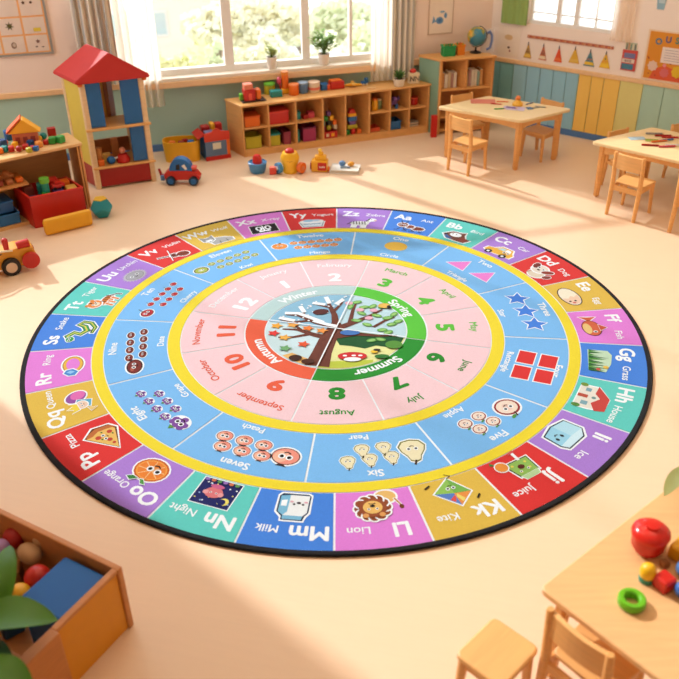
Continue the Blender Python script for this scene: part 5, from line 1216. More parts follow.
b = MB(); b.b2(W_*.3, W_*.64, -.006, 0, .12, .19, mat((226, 222, 200), .5), .002); b.build('window_patch', t)
b = MB(); b.b2(W_-.035, W_, -.004, 0, .045, H_-.09, ORANGE); b.build('corner_strip', t)
G9 = 'toys in the blue toy box'
def txy(x, y, z): q = q0+TX*x+Vector((-TX.y, TX.x))*y; return (q.x, q.y, z)
for x, y, w, d, h, m, lb in ((.07, .08, .1, .1, .29, mat((110, 110, 150), .5), 'blue violet block at the front left in the toy box'), (.19, .08, .09, .1, .27, BLUE, 'blue block at the front right in the toy box'), (.06, .19, .09, .1, .32, DRED, 'dark red block at the back left in the toy box'), (.14, .2, .05, .09, .34, YEL, 'yellow block in the middle back of the toy box'), (.21, .2, .07, .09, .33, RED, 'red block at the back right in the toy box')):
    block('toy_block', lb, 'block', txy(x, y, .0105), TA, (w, d, h), m, G9, .01)
b = MB(); b.box((-.035, .13, .27), (.09, .25, .012), RED, .003, R=Matrix.Rotation(-.5, 4, 'Y')); b.build('side_flap', t)

# boat, cup, robot teapot, shape sorter, book
t = thing('toy_boat', 'blue toy boat with a red funnel on the floor', 'toy boat', g0(258, 172), .1)
b = MB(); b.lathe([(0, 0), (.07, 0), (.085, .03), (.098, .11), (.09, .115), (.08, .10), (0, .10)], (0, 0, 0), mat((64, 132, 186), .4), 26); b.build('hull', t)
b = MB(); b.lathe([(0, .10), (.05, .10), (.046, .16), (.03, .185), (0, .19)], (0, 0, 0), RED, 20); b.build('funnel', t)
b = MB(); b.b2(-.035, .035, -.03, .03, .0, .072, mat((222, 74, 60), .45), .008); b.b2(-.03, .03, -.025, .025, .072, .078, mat((240, 130, 110), .45), .002)
tag(b.build('toy_cup', None, g0(273, 174), .1), 'small red block toy between the boat and the yellow robot', 'toy')
t = thing('toy_robot', 'yellow round toy with red dome and side wheels', 'toy', g0(290.5, 172), 0)
b = MB(); b.lathe([(0, 0), (.075, 0), (.08, .03), (.075, .08), (.095, .13), (.098, .17), (.075, .215), (0, .235)], (0, 0, 0), mat((240, 184, 40), .35), 28); b.build('body', t)
b = MB(); b.ball((0, -.01, .225), .05, RED, (1, 1, .75)); b.build('dome', t)
b = MB(); b.ball((0, -.045, .235), .013, WHITE, (1, .6, 1), n=10); b.build('painted_highlight', t)  # white bead standing in for a glint on the red dome
b = MB(); b.tube([(-.028, -.088, .15), (0, -.092, .142), (.028, -.088, .15)], .006, mat((190, 120, 30), .5), 6); b.build('mouth', t)
for s_, m in ((-1, mat((70, 140, 190), .4)), (1, ORANGE)):
    w_ = MB(); w_.cyl((s_*.10, -.03, .062), (s_*.135, -.055, .062), .055, .055, m, 24); w = w_.build('wheel', t)
    w_ = MB(); w_.cyl((s_*.118, -.043, .062), (s_*.139, -.058, .062), .022, .022, WHITE if s_ < 0 else mat((220, 130, 90), .5), 14); w_.build('hub', w)
t = thing('shape_sorter', 'yellow and red toy truck with writing beside the yellow robot', 'toy', g0(320, 170.5), -.12)
b = MB(); b.b2(-.085, .085, -.055, .055, 0, .12, mat((240, 176, 40), .4), .012); b.build('body', t)
b = MB(); b.b2(-.015, .075, -.062, -.052, .02, .105, RED, .004); b.build('front_plate', t)
glyph('Smile', .022, WHITE, t, (.03, -.0635, .052), (.95, 0, .05), (0, 0, 1), bold=.03)
b = MB(); b.b2(-.098, -.05, -.05, .04, .02, .1, DRED, .014); b.build('side_block', t)
b = MB(); b.b2(-.05, .07, -.035, .035, .12, .17, YEL, .014); b.b2(-.01, .04, -.025, .025, .17, .205, YEL, .012); b.build('stepped_top', t)
b = MB(); b.ball((.005, 0, .218), .022, mat((244, 200, 70), .4)); b.build('knob', t)
b = MB(); b.cyl((.085, -.03, .03), (.105, -.03, .03), .026, .026, ORANGE, 16); b.build('wheel', t)
bx = Vector((.085, 8.445)); ba = .30
t = thing('picture_book', 'thick white picture book lying on the floor', 'book', (bx.x, bx.y, .0005), -.15)
b = MB(); b.b2(-.15, .15, -.10, .10, 0, .006, WHITE, .002); b.b2(-.15, .15, -.10, .10, .034, .04, mat((226, 222, 212), .5), .002); b.b2(-.15, -.143, -.1, .1, 0, .04, WHITE, .002); b.build('cover', t)
b = MB(); b.b2(-.143, .143, -.094, .094, .006, .034, mat((214, 206, 190), .8), 0); b.build('pages', t)
b = MB(); b.ball((0, 0, .03), .03, LBLUE, (1.2, 1, 1)); tag(b.build('toy_ball', None, (bx.x-.03, bx.y+.03, .041)), 'small blue ball toy lying on the white book', 'toy')
b = MB(); b.ball((0, 0, .026), .026, mat((240, 170, 60), .4), (1.5, 1, 1)); tag(b.build('toy_ball', None, (bx.x+.06, bx.y+.02, .041), .4), 'orange oval toy lying on the white book', 'toy')
b = MB(); b.tube([(-.05, 0, .01), (.0, .01, .012), (.05, -.01, .01)], .009, mat((130, 150, 170), .5), 8); tag(b.build('toy_stick', None, (bx.x+.0, bx.y-.035, .041)), 'grey blue stick lying on the white book', 'toy')
# faceted ball
t = thing('faceted_ball', 'teal faceted ball with yellow top beside the yellow foam block', 'ball', g0(103, 216), 0)
def dodeca(r):
    ph = (1+5**.5)/2; vs = [Vector((x, y, z)) for x in (-1, 1) for y in (-1, 1) for z in (-1, 1)]
    for a in (-1/ph, 1/ph):
        for c in (-ph, ph): vs += [Vector((0, a, c)), Vector((a, c, 0)), Vector((c, 0, a))]
    bm = bmesh.new()
    for v in vs: bm.verts.new(v*(r/3**.5))
    bmesh.ops.convex_hull(bm, input=bm.verts[:]); bmesh.ops.dissolve_limit(bm, angle_limit=.01, verts=bm.verts[:], edges=bm.edges[:])
    return bm
bm = dodeca(.108); R = Vector((0, .5257, .8507)).rotation_difference(Vector((0, 0, 1))).to_matrix().to_4x4()
best = max(bm.faces, key=lambda f: f.normal.dot(Vector((0, .5257, .8507)))); R = best.normal.rotation_difference(Vector((0, 0, 1))).to_matrix().to_4x4()
bm.transform(Matrix.Rotation(.3, 4, 'Z')@R); bm.normal_update(); zmin = min(v.co.z for v in bm.verts)
bmesh.ops.translate(bm, vec=(0, 0, -zmin), verts=bm.verts[:])
bm2 = bm.copy(); topf = max(bm2.faces, key=lambda f: f.normal.z); bmesh.ops.delete(bm2, geom=[f for f in bm2.faces if f is not topf], context='FACES')
r_ = bmesh.ops.extrude_face_region(bm2, geom=bm2.faces[:])
for v in [g for g in r_['geom'] if isinstance(g, bmesh.types.BMVert)]: v.co.z += .005
bmesh.ops.bevel(bm, geom=bm.edges[:], offset=.006, segments=2, affect='EDGES')
b = MB(); b.add(bm, mat((24, 140, 150), .5)); b.build('body', t)
b = MB(); b.add(bm2, mat((232, 184, 50), .5)); b.build('top_facet', t)
# yellow wooden car at the left edge
t = thing('toy_car', 'yellow wooden toy car with red nose at the left edge', 'toy car', (-2.90, 6.22, 0), .50)
YW = mat((232, 160, 40), .4, 'woodx'); 
b = MB(); prof = [(-.3, .05), (.30, .05), (.42, .12), (.40, .20), (.28, .215), (.12, .20), (0, .25), (-.2, .27), (-.32, .22)]
b.prism(prof, -.085, .085, YW, .012, RX90); b.build('body', t)
b = MB(); b.tube([(.24, -.088, .205), (.12, -.09, .22), (0, -.09, .27), (-.2, -.09, .29)], .009, mat((246, 232, 200), .5), 8); b.build('trim', t)
b = MB(); b.prism([(.16, .195), (.02, .235), (-.18, .25), (-.2, .19), (.1, .16)], -.089, .089, mat((120, 80, 40), .5), 0, RX90); b.build('window', t)
for sx in (-.2, .2):
    for sy in (-.105, .105):
        w_ = MB(); w_.cyl((sx, sy-.02, .075), (sx, sy+.02, .075), .075, .075, BLACK, 26); w = w_.build('wheel', t)
        w_ = MB(); w_.cyl((sx, sy-.024, .075), (sx, sy+.024, .075), .045, .045, mat((230, 200, 170), .5), 20); w_.build('hub', w)
b = MB(); b.cyl((.36, -.10, .10), (.36, -.13, .10), .07, .07, RED, 24); b.cyl((.36, .10, .10), (.36, .13, .10), .07, .07, RED, 24); b.cyl((.36, -.10, .10), (.36, .10, .10), .012, .012, RED, 10); b.build('nose_disc', t)
b = MB(); b.tube([(.28, -.06, .225), (.38, -.06, .235)], [.034, .036], RED, 12); b.build('bonnet_peg', t)
b = MB(); b.tube([(.2, -.05, .2), (.2, -.05, .28)], [.02, .026], RED, 12); b.ball((.2, -.05, .285), .026, RED); b.build('steering_peg', t)

# ------------------------------------------------------------------ tables
def rounded(pts, r, n=5):
    out = []; k = len(pts)
    for i in range(k):
        p = Vector(pts[i]); a = (Vector(pts[i-1])-p).normalized(); c = (Vector(pts[(i+1) % k])-p).normalized()
        for j in range(n+1):
            t_ = j/n; q = p+a*r*(1-t_)**2+c*r*t_**2; out.append((q.x, q.y))
    return out
def table(label, O, ex, ey, L1, L2, h, th=.032, inset=.05, ap=.085, leg=.055, rr=.05, arch=.03, topm=None):
    t = thing('table', label, 'table', (O[0], O[1], 0))
    def m_(): return MB(ex=ex, ey=ey)
    b = m_(); b.prism(rounded([(0, 0), (L1, 0), (L1, L2), (0, L2)], rr), h-th, h, topm or TTOP, .008); b.build('tabletop', t)
    a = inset; cs = [(a, a), (L1-a-leg, a), (L1-a-leg, L2-a-leg), (a, L2-a-leg)]
    for x, y in cs:
        b = m_(); bm = bmesh.new(); bmesh.ops.create_cube(bm, size=1)
        bm.transform(Matrix.Diagonal((leg, leg, h-th, 1)))
        for v in bm.verts:
            if v.co.z < 0: v.co.x *= .78; v.co.y *= .78
        bmesh.ops.bevel(bm, geom=bm.edges[:], offset=.012, segments=3, affect='EDGES'); b.add(bm, CHW, True, Matrix.Translation((x+leg/2, y+leg/2, (h-th)/2))); b.build('leg', t)
    def apron(x0, x1, y, along):
        b = m_(); n = 12; P = [(x0, h-th)]
        for i in range(n+1):
            u = i/n; P.append((x0+(x1-x0)*u, h-th-ap+arch*math.sin(PI*u)**.7))
        P.append((x1, h-th)); b_ = MB(ex=ex, ey=ey)
        if along == 'x': M_ = Matrix.Translation((0, y+.02, 0))@Matrix.Rotation(PI/2, 4, 'X')
        else: M_ = Matrix.Translation((y, 0, 0))@Matrix.Rotation(PI/2, 4, 'Z')@Matrix.Rotation(PI/2, 4, 'X')
        b_.prism(P, 0, .02, CHX, .002, M_); b_.build('apron', t)
    apron(a+leg-.002, L1-a-leg+.002, a+.012, 'x'); apron(a+leg-.002, L1-a-leg+.002, L2-a-.032, 'x'); apron(a+leg-.002, L2-a-leg+.002, a+.012, 'y'); apron(a+leg-.002, L2-a-leg+.002, L1-a-.032, 'y')
    return t
T1 = table('wooden children table beside the corner bookcase', (1.05, 8.81), unit((.79, -.49)), unit((.585, .355)), .935, .69, .55)
T2 = table('wooden children table at the right edge of the room', (2.37, 7.69), unit((.64, -.54)), unit((.69, .38)), 1.1, .79, .55)
T3 = table('wooden children table in the near right corner', (.80, 2.385), unit((.741, .605)), unit((.337, -.42)), 1.15, .8, .55, rr=.035, topm=TTOP2)

# ------------------------------------------------------------------ chairs
def make_chair(label, w=.27, d=.27, sh=.30, bh=.575):
    t = thing('chair', label, 'chair', (0, 0, 0))
    b = MB(); b.prism(rounded([(-w/2+.012, -d/2+.034), (w/2-.012, -d/2+.034), (w/2+.01, d/2+.01), (-w/2-.01, d/2+.01)], .03), sh-.022, sh, CHX, .006); b.build('seat', t)
    for sx in (-1, 1):
        b = MB(); b.tube([(sx*(w/2-.006), -d/2-.012, 0), (sx*(w/2-.008), -d/2, sh*.6), (sx*(w/2-.008), -d/2+.004, sh), (sx*(w/2-.008), -d/2-.018, bh-.01), (sx*(w/2-.008), -d/2-.019, bh)], [.016, .021, .021, .017, .012], CHW, 10); b.build('rear_leg', t)
        b = MB(); b.tube([(sx*(w/2-.004), d/2-.004, 0), (sx*(w/2-.016), d/2-.016, sh-.022)], [.015, .021], CHW, 10); b.build('leg', t)
    b = MB(); n = 8; bm = bmesh.new(); rows = []
    for i in range(n+1):
        u = i/n*2-1; x = u*(w/2-.018); y = -d/2-.010-.014*(1-u*u)
        rows.append([bm.verts.new((x, y-.008, bh-.14)), bm.verts.new((x, y-.014, bh-.012)), bm.verts.new((x, y+.004, bh-.008)), bm.verts.new((x, y+.010, bh-.14))])
    for a, c in zip(rows, rows[1:]):
        for k in range(4): bm.faces.new((a[k], a[(k+1) % 4], c[(k+1) % 4], c[k]))
    bm.faces.new(rows[0]); bm.faces.new(rows[-1][::-1]); bmesh.ops.recalc_face_normals(bm, faces=bm.faces[:]); b.add(bm, CHX); b.build('backrest', t)
    b = MB(); b.b2(-w/2+.012, w/2-.012, -d/2-.006, -d/2+.014, sh-.07, sh-.022, CHW, .004); b.b2(-w/2+.022, w/2-.022, d/2-.03, d/2-.014, sh-.06, sh-.0225, CHW, .004)
    for sx in (-1, 1): b.b2(sx*(w/2-.012)-.008, sx*(w/2-.012)+.008, -d/2+.012, d/2-.03, sh-.06, sh-.0225, CHW, .004)
    b.build('seat_frame', t)
    return t
R_ = math.radians
CG = 'children chairs at the tables'
ch0 = make_chair('wooden chair in front of the far table, seen from behind'); ch0['group'] = CG
def place(o, x, y, face, sc=1.0):
    o.location = (x, y, 0); o.rotation_euler.z = R_(face-90); o.scale = (sc, sc, sc); return o
place(ch0, 1.352, 8.45, 44, 1.02)
def chair_copy(label, x, y, face, sc=1.0):
    c = copy_tree(ch0); c['label'] = label; return place(c, x, y, face, sc)
chair_copy('wooden chair behind the far table, nearest the window wall', 1.43, 9.08, -64, .98)
chair_copy('wooden chair behind the far table, nearest the yellow wall boards', 2.165, 8.80, 222, 1.0)
chair_copy('wooden chair in front of the right table, seen from behind', 2.69, 7.28, 45, 1.05)
chair_copy('wooden chair behind the right table with only its back showing', 2.80, 7.91, -61, .94)
chair_copy('wooden chair at the right edge, its front leg in sunlight', 3.14, 6.88, 47, 1.08)
pa = at(553, 606, .62); cc = (pa.x+.626*.14+.78*.15, pa.y-.78*.14+.626*.15)
chair_copy('wooden chair pushed under the near right table', cc[0], cc[1], 39, 1.08)
chair_copy('wooden chair behind the right table at the very edge of the view', 3.47, 8.08, -61, .95)
# stool
t = thing('stool', 'low wooden stool beside the near right table', 'stool', (.615, 2.265, 0), R_(45))
b = MB(); b.prism(rounded([(-.135, -.135), (.135, -.135), (.135, .10), (-.135, .10)], .035), .30, .33, CHX, .01); b.build('seat', t)
for sx in (-1, 1):
    for sy in (-1, 1):
        b = MB(); b.tube([(sx*.12, sy*.095-.012, 0), (sx*.105, sy*.085-.015, .30)], [.017, .023], CHW, 10); b.build('leg', t)
b = MB()
for s_ in (-1, 1): b.b2(-.09, .09, s_*.07-.008, s_*.07+.008, .25, .2995, CHW, .003); b.b2(s_*.105-.008, s_*.105+.008, -.055, .055, .25, .2995, CHW, .003)
b.build('rail', t)

# ------------------------------------------------------------------ things on the tables
def tt(px, py, z=.55, dz=.0005): p = at(px, py, z); return (p.x, p.y, z+dz)
def sheet(label, loc, rz, w, d, m, cat='paper', name='paper_sheet', group=None):
    b = MB(); b.b2(-w/2, w/2, -d/2, d/2, 0, .0025, m, 0); return tag(b.build(name, None, loc, rz), label, cat, group)
def pencil(label, loc, rz, L, m, r=.006, group='pencils on the far table'):
    t = thing('pencil', label, 'pencil', loc, rz, group); b = MB(); b.cyl((-L/2, 0, r), (L/2-.02, 0, r), r, r, m, 6); b.build('shaft', t)
    b = MB(); b.cyl((L/2-.02, 0, r), (L/2, 0, r), r, .001, mat((230, 190, 140), .6), 6); b.build('tip', t)
sheet('pink folder lying on the far table', tt(483, 101.5), -.1, .26, .15, mat((222, 130, 110), .5), 'folder', 'folder')
sheet('white drawing sheet on the far table with lilac tint', tt(514, 108.5), -.35, .22, .12, mat((206, 190, 214), .6), group='papers on the tables')
t = thing('toy_duck', 'yellow rubber like toy with orange top standing on the far table', 'toy', tt(517.5, 105.5, dz=.0035), 0)
b = MB(); b.lathe([(0, 0), (.055, 0), (.055, .02), (.03, .045), (.02, .06), (0, .06)], (0, 0, 0), mat((244, 184, 50), .4), 20); b.build('body', t)
b = MB(); b.ball((0, 0, .075), .026, mat((240, 140, 70), .4)); b.build('head', t)
b = MB(); b.cyl((-.02, -.02, .08), (-.04, -.035, .078), .008, .004, ORANGE, 8); b.build('beak', t)
pencil('red pencil between folder and yellow toy on the far table', tt(497, 104.5), -.3, .13, RED)
pencil('orange pencil just left of the yellow toy on the far table', tt(503, 102.2), -.1, .14, ORANGE)
pencil('green pencil at the front of the far table', tt(500, 109.3), .1, .12, GREEN)
pencil('blue pencil on the right side of the far table', tt(530, 104), .6, .11, DBLUE)
pencil('grey pencil near the right corner of the far table', tt(541, 107.5), -.3, .13, GREY)
pencil('violet pencil lying across the white sheet', tt(512, 108.5, dz=.0035), -.5, .12, PURP)
# scissors
t = thing('scissors', 'small scissors with blue handles on the far table', 'scissors', tt(533, 108.4), .2)
for s_ in (-1, 1):
    b = MB(); b.tube([(.03*math.cos(a)-.04, s_*.02+.014*math.sin(a), .004) for a in [i*PI/5 for i in range(11)]], .0035, LBLUE, 6); b.build('handle', t)
    b = MB(); b.tube([(-.012, s_*.012, .004), (.07, -s_*.008, .004)], [.004, .0015], GREY, 6); b.build('blade', t)
# right table
sheet('pale blue sheet at the left of the right table', tt(637, 138.5), .1, .15, .08, mat((176, 206, 222), .6), group='papers on the tables')
sheet('green and yellow leaf shaped paper on the right table', tt(652, 140.5), -.2, .12, .07, mat((160, 180, 70), .6), group='papers on the tables')
for i, (px, py, rz, m, nm) in enumerate(((655, 134.5, -.15, GREY, 'grey pencil at the back of the right table'), (664, 136.5, -.05, DRED, 'dark red pencil at the back of the right table'), (671, 138.2, -.15, RED, 'red pencil near the picture edge on the right table'), (660, 142, .15, ORANGE, 'orange pencil beside the leaf shaped paper'), (651, 146, -.2, DRED, 'dark red pencil at the front of the right table'), (668, 147.3, .05, PINK, 'pink pencil at the front of the right table'), (675, 146, -.1, WHITE, 'white pencil at the right front of the right table'), (667, 140.8, .3, BLUE, 'blue pencil right of the leaf shaped paper'))):
    pencil(nm, tt(px, py, dz=.0005), rz, .17, m, .009, 'pencils on the right table')
# near table toys
t = thing('toy_pot', 'red lidded toy pot on the near right table', 'toy pot', tt(647, 549), 0)
b = MB(); b.lathe([(0, 0), (.055, 0), (.06, .01), (.072, .03), (.074, .085), (0, .085)], (0, 0, 0), mat((206, 32, 24), .25), 32); b.build('body', t)
b = MB(); b.lathe([(0, .085), (.079, .085), (.081, .095), (.078, .108), (.06, .125), (.03, .132), (.028, .138), (.03, .143), (0, .147)], (0, 0, 0), mat((220, 38, 28), .2), 32); b.build('lid', t)
b = MB(); b.lathe([(.0, .0), (.045, .0), (.05, -.0002), (.05, .002)], (0, 0, 0), DRED, 20); b.build('foot', t)
t = thing('toy_figure', 'yellow peg toy with green foot in front of the red pot', 'toy', tt(646, 580), 0)
b = MB(); b.lathe([(0, 0), (.03, 0), (.032, .012), (.03, .026), (0, .026)], (0, 0, 0), mat((40, 140, 120), .4), 20); b.build('foot', t)
b = MB(); b.lathe([(0, .026), (.03, .026), (.034, .05), (.03, .072), (.015, .085), (0, .087)], (0, 0, 0), mat((244, 190, 20), .35), 20); b.build('body', t)
t = thing('toy_ring', 'green toy ring lying on the near right table', 'toy ring', tt(631, 604), 0)
b = MB(); b.lathe([(.028, .006), (.032, 0), (.05, 0), (.055, .008), (.055, .032), (.05, .038), (.034, .038), (.028, .032), (.028, .006)], (0, 0, 0), mat((104, 190, 30), .3), 32); b.build('ring', t)
G10 = 'blocks on the near right table'
block('toy_block', 'red block between the yellow peg and the blue blocks', 'block', tt(663, 587), .5, (.07, .07, .06), mat((210, 30, 24), .3), G10, .01)
b = MB(); b.ball((0, 0, .035), .036, mat((60, 110, 190), .3)); tag(b.build('toy_ball', None, tt(682, 596)), 'blue ball in front right of the red block', 'ball', G10)
b = MB(); b.ball((0, 0, .036), .036, mat((80, 130, 200), .3)); tag(b.build('toy_ball', None, tt(683, 575)), 'blue ball behind right of the red block', 'ball', G10)
block('toy_block', 'yellow block behind the red block near the red pot', 'block', tt(679, 556), .7, (.09, .07, .075), mat((244, 180, 20), .35), G10, .012)
block('toy_block', 'small brown block right of the red pot foot', 'block', tt(664, 566), .3, (.035, .035, .03), mat((150, 90, 30), .5), G10, .006)
# plant on the near table: pot out of view, leaf reaching in
pp = at(760, 560, .55)
t = thing('potted_plant', 'plant on the near table with one pale green leaf reaching into view', 'plant', (pp.x, pp.y, .5505))
pot(t, .09, .12, mat((226, 214, 196), .5))
b = MB(); base = Vector((0, 0, .11)); 
tip = at(664, 496, .66)-Vector((pp.x, pp.y, .5505)); mid = at(694, 466, .78)-Vector((pp.x, pp.y, .5505))
leafblade(b, mid, tip, .075, mat((206, 220, 150), .45, 'leaf'), .03, 10)
for a in (0.3, 1.4, 2.6, -.8): leafblade(b, base+Vector((0, 0, .1)), base+Vector((.25*math.cos(a), .25*math.sin(a), .25)), .09, mat((120, 160, 70), .45, 'leaf'), .04, 8)
b.build('leaves', t)
b = MB(); b.tube([base, (base+mid)*.5+Vector((0, 0, .05)), mid], .005, mat((130, 160, 80), .5), 6); b.tube([base, base+Vector((0, 0, .11))], .012, mat((130, 160, 80), .5), 6); b.build('stems', t)

# ------------------------------------------------------------------ crate near left
KX = unit((-.87, .5)); KY = unit((-.5, -.866)); KO = Vector((-.985, 2.68)); KL = 1.15; KW = .75; KH = .39; kt = .03
cr = thing('toy_crate', 'large wooden toy crate with a yellow end panel, near left corner', 'crate', (KO.x, KO.y, 0))
def kmb(): return MB(ex=KX, ey=KY)
KWD = mat((206, 138, 78), .45, 'woodx'); KW2 = mat((200, 128, 66), .45, 'wood')
b = kmb(); b.b2(0, KL, 0, kt, 0, KH, KWD, .006); b.build('long_side', cr)
b = kmb(); b.b2(0, KL, KW-kt, KW, 0, KH, KWD, .006); b.build('long_side', cr)
b = kmb(); b.b2(KL-kt, KL, kt, KW-kt, 0, KH, KWD, .006); b.build('end_side', cr)
b = kmb(); b.b2(.012, .032, kt, .40, .0, KH-.022, mat((226, 150, 20), .4), .003); b.build('yellow_end_panel', cr)
b = kmb(); b.b2(.004, .034, kt, .40, KH-.022, KH, KWD, .004); b.build('end_rail', cr)
b = kmb(); b.b2(-.02, .034, .40, KW-kt, 0, KH, KW2, .005); b.build('end_board', cr)
b = kmb(); b.b2(kt, KL-kt, kt, KW-kt, .02, .04, KWD, 0); b.build('floor_board', cr)
def kxy(s, d, z): q = KO+KX*s+KY*d; return (q.x, q.y, z)
KA = math.atan2(KX.y, KX.x)
G11 = 'toys in the wooden crate'
def kat(px, py, z): p = at(px, py, z); return p
block('toy_block', 'big blue block in the corner of the wooden crate', 'block', kxy(.175, .195, .0405), KA-PI, (.25, .28, .315), mat((14, 98, 178), .6), G11, .012)
def kball(px, py, z, r, m, lb, sc=(1, 1, 1)):
    p = kat(px, py, z); b = MB(); b.ball((0, 0, 0), r, m, sc, n=28); return tag(b.build('toy_ball', None, (p.x, p.y, z)), lb, 'ball', G11)
kball(38, 578, .27, .062, RED, 'red ball beside the blue block in the crate')
kball(20, 594, .27, .05, YEL, 'yellow ball below the red ball in the crate')
kball(14, 538, .27, .055, DRED, 'dark red ball at the back of the crate')
kball(0, 548, .28, .045, mat((166, 130, 180), .5), 'lilac ball at the left of the crate')
for (px, py, r, lb, m) in ((48, 560, .05, None, None),): pass
pb = kat(29, 552, .28); t = thing('toy_bear', 'beige wooden toy figure lying in the crate behind the red ball', 'toy', (pb.x, pb.y, .24), KA, G11)
BE = mat((196, 156, 112), .55)
b = MB(); b.ball((0, 0, .03), .055, BE, (1.2, .9, .9)); b.build('body', t)
b = MB(); b.ball((-.01, -.075, .06), .042, BE); b.ball((-.035, -.09, .09), .016, BE); b.ball((.02, -.09, .09), .016, BE); b.build('head', t)
random.seed(21)
fm = [(GREEN, 'green'), (BLUE, 'blue'), (ORANGE, 'orange'), (LIME, 'olive'), (BACKW, 'brown'), (DBLUE, 'navy')]
k = 0
for s_ in (.45, .62, .79, .96):
    for d_ in (.14, .32, .50, .64):
        if s_ < .5 and d_ < .2: pass
        m, nm = fm[k % 6]; block('toy_block', '%s block buried in the crate, %s row %s' % (nm, ['nearest', 'second', 'third', 'farthest'][k//4], ['at the long side', 'second across', 'third across', 'at the near side'][k % 4]), 'block', kxy(s_, d_, .0405), random.random(), (.10, .10, .13+.03*(k % 3)), m, G11, .012); k += 1
block('toy_block', 'brown block in the crate behind the yellow end panel', 'block', kxy(.18, .52, .0405), KA, (.2, .12, .14), BACKW, G11, .012)
# big leaved plant
pc = at(-70, 640, .0)
t = thing('potted_plant', 'large leaved green plant overlapping the wooden crate', 'plant', (pc.x, pc.y, 0))
pot(t, .16, .26, mat((214, 196, 170), .6)); O_ = Vector((pc.x, pc.y, 0))
LM = mat((92, 150, 40), .35, 'leaf', .6); LM2 = mat((34, 84, 40), .4, 'leaf', .6)
def bigleaf(b, pa, pb_, w, m, bend=.03):
    leafblade(b, pa-O_, pb_-O_, w, m, bend, 12, .004)
b = MB()
bigleaf(b, at(-32, 626, .56), at(58, 620, .52), .165, LM, .045)
bigleaf(b, at(2, 612, .50), at(10, 545, .56), .11, LM, .04)
bigleaf(b, at(-22, 640, .46), at(12, 700, .50), .15, LM2, .03)
bigleaf(b, at(-20, 664, .62), at(34, 690, .56), .12, LM, .03)
bigleaf(b, at(-50, 600, .62), at(-10, 560, .7), .12, LM2, .03)
b.build('leaves', t)
b = MB(); G_ = mat((90, 130, 50), .5)
for p in (at(-32, 626, .56), at(2, 612, .50), at(-22, 640, .46), at(-20, 664, .62), at(-50, 600, .62)):
    q = p-O_; b.tube([(0, 0, .22), (q.x*.3, q.y*.3, q.z*.8), q], [.008, .006, .004], G_, 6)
b.build('stems', t)

# ------------------------------------------------------------------ outside
OG = -2.2
b = MB(); b.b2(-60, 60, 11.0, 120, OG-.2, OG, mat((236, 238, 226), .95, 'wall'), 0); tag(b.build('pale_haze_ground'), kind='structure')  # outdoor ground coloured very pale to stand in for haze
def bush(name, label, x, y, z, rx, ry, rz_, n, L, m1, seed, trunk=None, group=None):
    t = thing(name, label, 'tree' if trunk else 'bush', (x, y, z), 0, group); random.seed(seed); b = MB(); ms = [m1, m1]
    bm = bmesh.new()
    cz = rz_ if not trunk else trunk+rz_*.8
    for i in range(n):
        while True:
            v = Vector((random.uniform(-1, 1), random.uniform(-1, 1), random.uniform(-1, 1)))
            if .3 < v.length < 1: break
        k = 1+.18*math.sin(v.x*7+seed)*math.cos(v.z*6); c = Vector((v.x*rx*k, v.y*ry*k, cz+v.z*rz_*k))
        a = random.random()*6.28; e = random.uniform(-.9, .9); d = Vector((math.cos(a)*math.cos(e), math.sin(a)*math.cos(e), math.sin(e)))*L; s_ = d.orthogonal().normalized()*L*.35
        bm.faces.new([bm.verts.new(c-d*.5), bm.verts.new(c+s_), bm.verts.new(c+d*.5), bm.verts.new(c-s_)])
    b.add(bm, m1); b.build('foliage', t)
    b = MB(); h = trunk or rz_*.8; tm = mat((140, 116, 90), .9); b.tube([(0, 0, 0), (.03, 0, h*.6), (0, 0, cz)], [.09, .07, .03], tm, 8); b.tube([(0, 0, h*.6), (rx*.4, 0, cz+rz_*.2)], [.05, .02], tm, 6); b.tube([(0, 0, h*.7), (-rx*.4, .1, cz+rz_*.2)], [.05, .02], tm, 6); b.build('trunk' if trunk else 'stems', t)
    return t
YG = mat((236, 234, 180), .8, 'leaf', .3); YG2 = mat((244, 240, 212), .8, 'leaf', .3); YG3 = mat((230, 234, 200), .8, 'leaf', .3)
def oat(px, py, y):      # point outside at distance y seen at a pixel
    d = _r*((px-339.5)/F) - _u*((py-339.5)/F) + _w; k = y/d.y; return Vector((d.x*k, y, CH+d.z*k))
GO = 'greenery outside the window'
for i, (px, py, y, rx, rz_, n, m, lb) in enumerate(((172, 57, 12.2, 1.0, .16, 1500, YG, 'yellow green bush outside behind the left window pane'), (212, 54, 12.9, .7, .16, 1100, YG3, 'greyish green bush outside left of the first mullion'),
    (262, 50, 13.6, .9, .2, 1200, YG2, 'pale yellow bush outside behind the middle window pane'), (330, 52, 14.3, .9, .16, 900, YG2, 'pale bush outside behind the small sill plant side'), (366, 40, 15.0, .5, .3, 700, YG3, 'green bush outside near the sheer curtain'))):
    p = oat(px, py, y); zz = p.z-rz_; bush('bush', lb, p.x, y, OG, rx, .26, max(rz_, (p.z+rz_-OG)/2), n*2, .16, m, 30+i, None, GO)
for i, (px, py, y, rx, rz_, n, m, lb) in enumerate(((247, 24, 16.2, 1.2, .42, 2000, YG2, 'round yellow tree outside behind the middle pane'), (214, 26, 17.6, .6, .36, 1000, YG, 'hazy tree outside behind the first mullion'), (345, 22, 19.0, .9, .42, 1300, YG3, 'hazy tree outside behind the right pane'), (300, 30, 20.4, 1.0, .3, 1200, YG2, 'far pale tree outside beside the second mullion'))):
    p = oat(px, py, y); bush('tree', lb, p.x, y, OG, rx, .6, rz_, n, .2, m, 50+i, max(.5, p.z-OG-rz_*.8), GO)
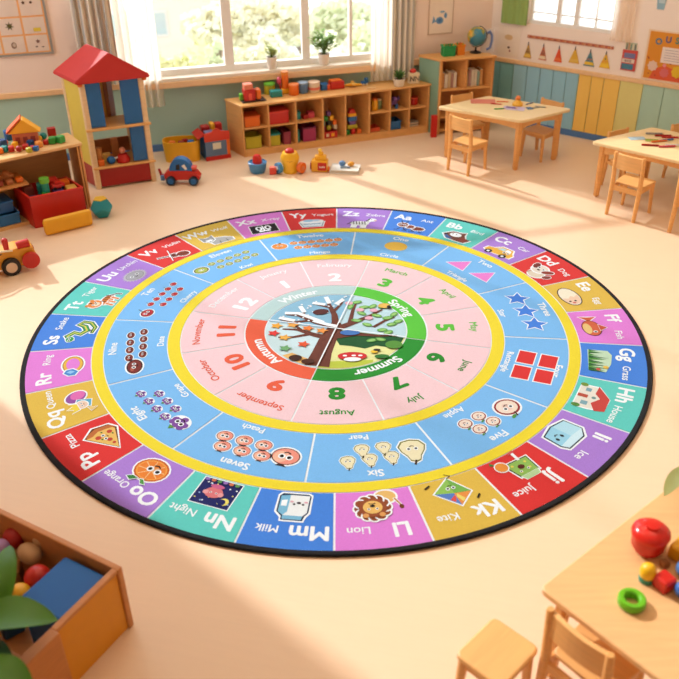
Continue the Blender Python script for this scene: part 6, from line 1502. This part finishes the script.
# pale building far outside
p = oat(168, 30, 22); p2 = oat(120, 30, 19.5)
t = thing('apartment_building', 'pale pink building with small windows far outside', 'building', (p.x+.2, 22, OG), .1)
b = MB(); b.b2(-4.2, 2.4, 0, 3, 0, 4.6, mat((236, 208, 190), .9, 'wall'), 0); b.build('wall', t)
for k_, zz in enumerate((.55, 1.75, 2.95)):
    for j in range(6):
        f_ = MB(); x = -3.6+j*1.0; f_.b2(x, x+.42, -.03, .0, zz, zz+.62, mat((214, 208, 196), .6), 0); w = f_.build('window', t)
        f_ = MB(); f_.b2(x+.05, x+.37, -.04, -.03, zz+.06, zz+.56, mat((176, 186, 180), .3), 0); f_.build('pane', w)

# ------------------------------------------------------------------ light
w = bpy.data.worlds.new('world'); scene.world = w; w.use_nodes = True
bg = w.node_tree.nodes['Background']; bg.inputs['Color'].default_value = (.86, .93, 1.0, 1); bg.inputs['Strength'].default_value = 3.6
sd = bpy.data.lights.new('sun', 'SUN'); sd.energy = 5.7; sd.color = (1, .975, .93); sd.angle = math.radians(1.5)
so = bpy.data.objects.new('sun', sd); COL.objects.link(so)
EL = math.radians(35); az = Vector((.73, -.68)).normalized(); dirv = Vector((az.x*math.cos(EL), az.y*math.cos(EL), -math.sin(EL)))
so.rotation_euler = dirv.to_track_quat('-Z', 'Y').to_euler(); so.location = (-4, 12, 6)
def added_fill_panel(x, y, sx, sy, e, label):  # unseen fill lamp with a panel, added to brighten the room
    t = thing('added_fill_panel', label, 'added fill light', (x, y, CEIL-.05))
    b = MB(); b.b2(-sx/2-.03, sx/2+.03, -sy/2-.03, sy/2+.03, 0, .048, WHITE, .004); b.build('frame', t)
    ld = bpy.data.lights.new('fill_lamp', 'AREA'); ld.shape = 'RECTANGLE'; ld.size = sx; ld.size_y = sy; ld.energy = e; ld.color = (1, .76, .52)
    lo = bpy.data.objects.new('lamp', ld); COL.objects.link(lo); lo.parent = t; lo.location = (0, 0, -.012)
added_fill_panel(-1.6, 3.6, 2.4, 2.4, 52, 'large square added fill light panel, front left')
added_fill_panel(2.2, 3.6, 2.4, 2.4, 52, 'large square added fill light panel, front right')
added_fill_panel(.4, 6.9, 2.4, 1.6, 76, 'large added fill light panel near the windows')
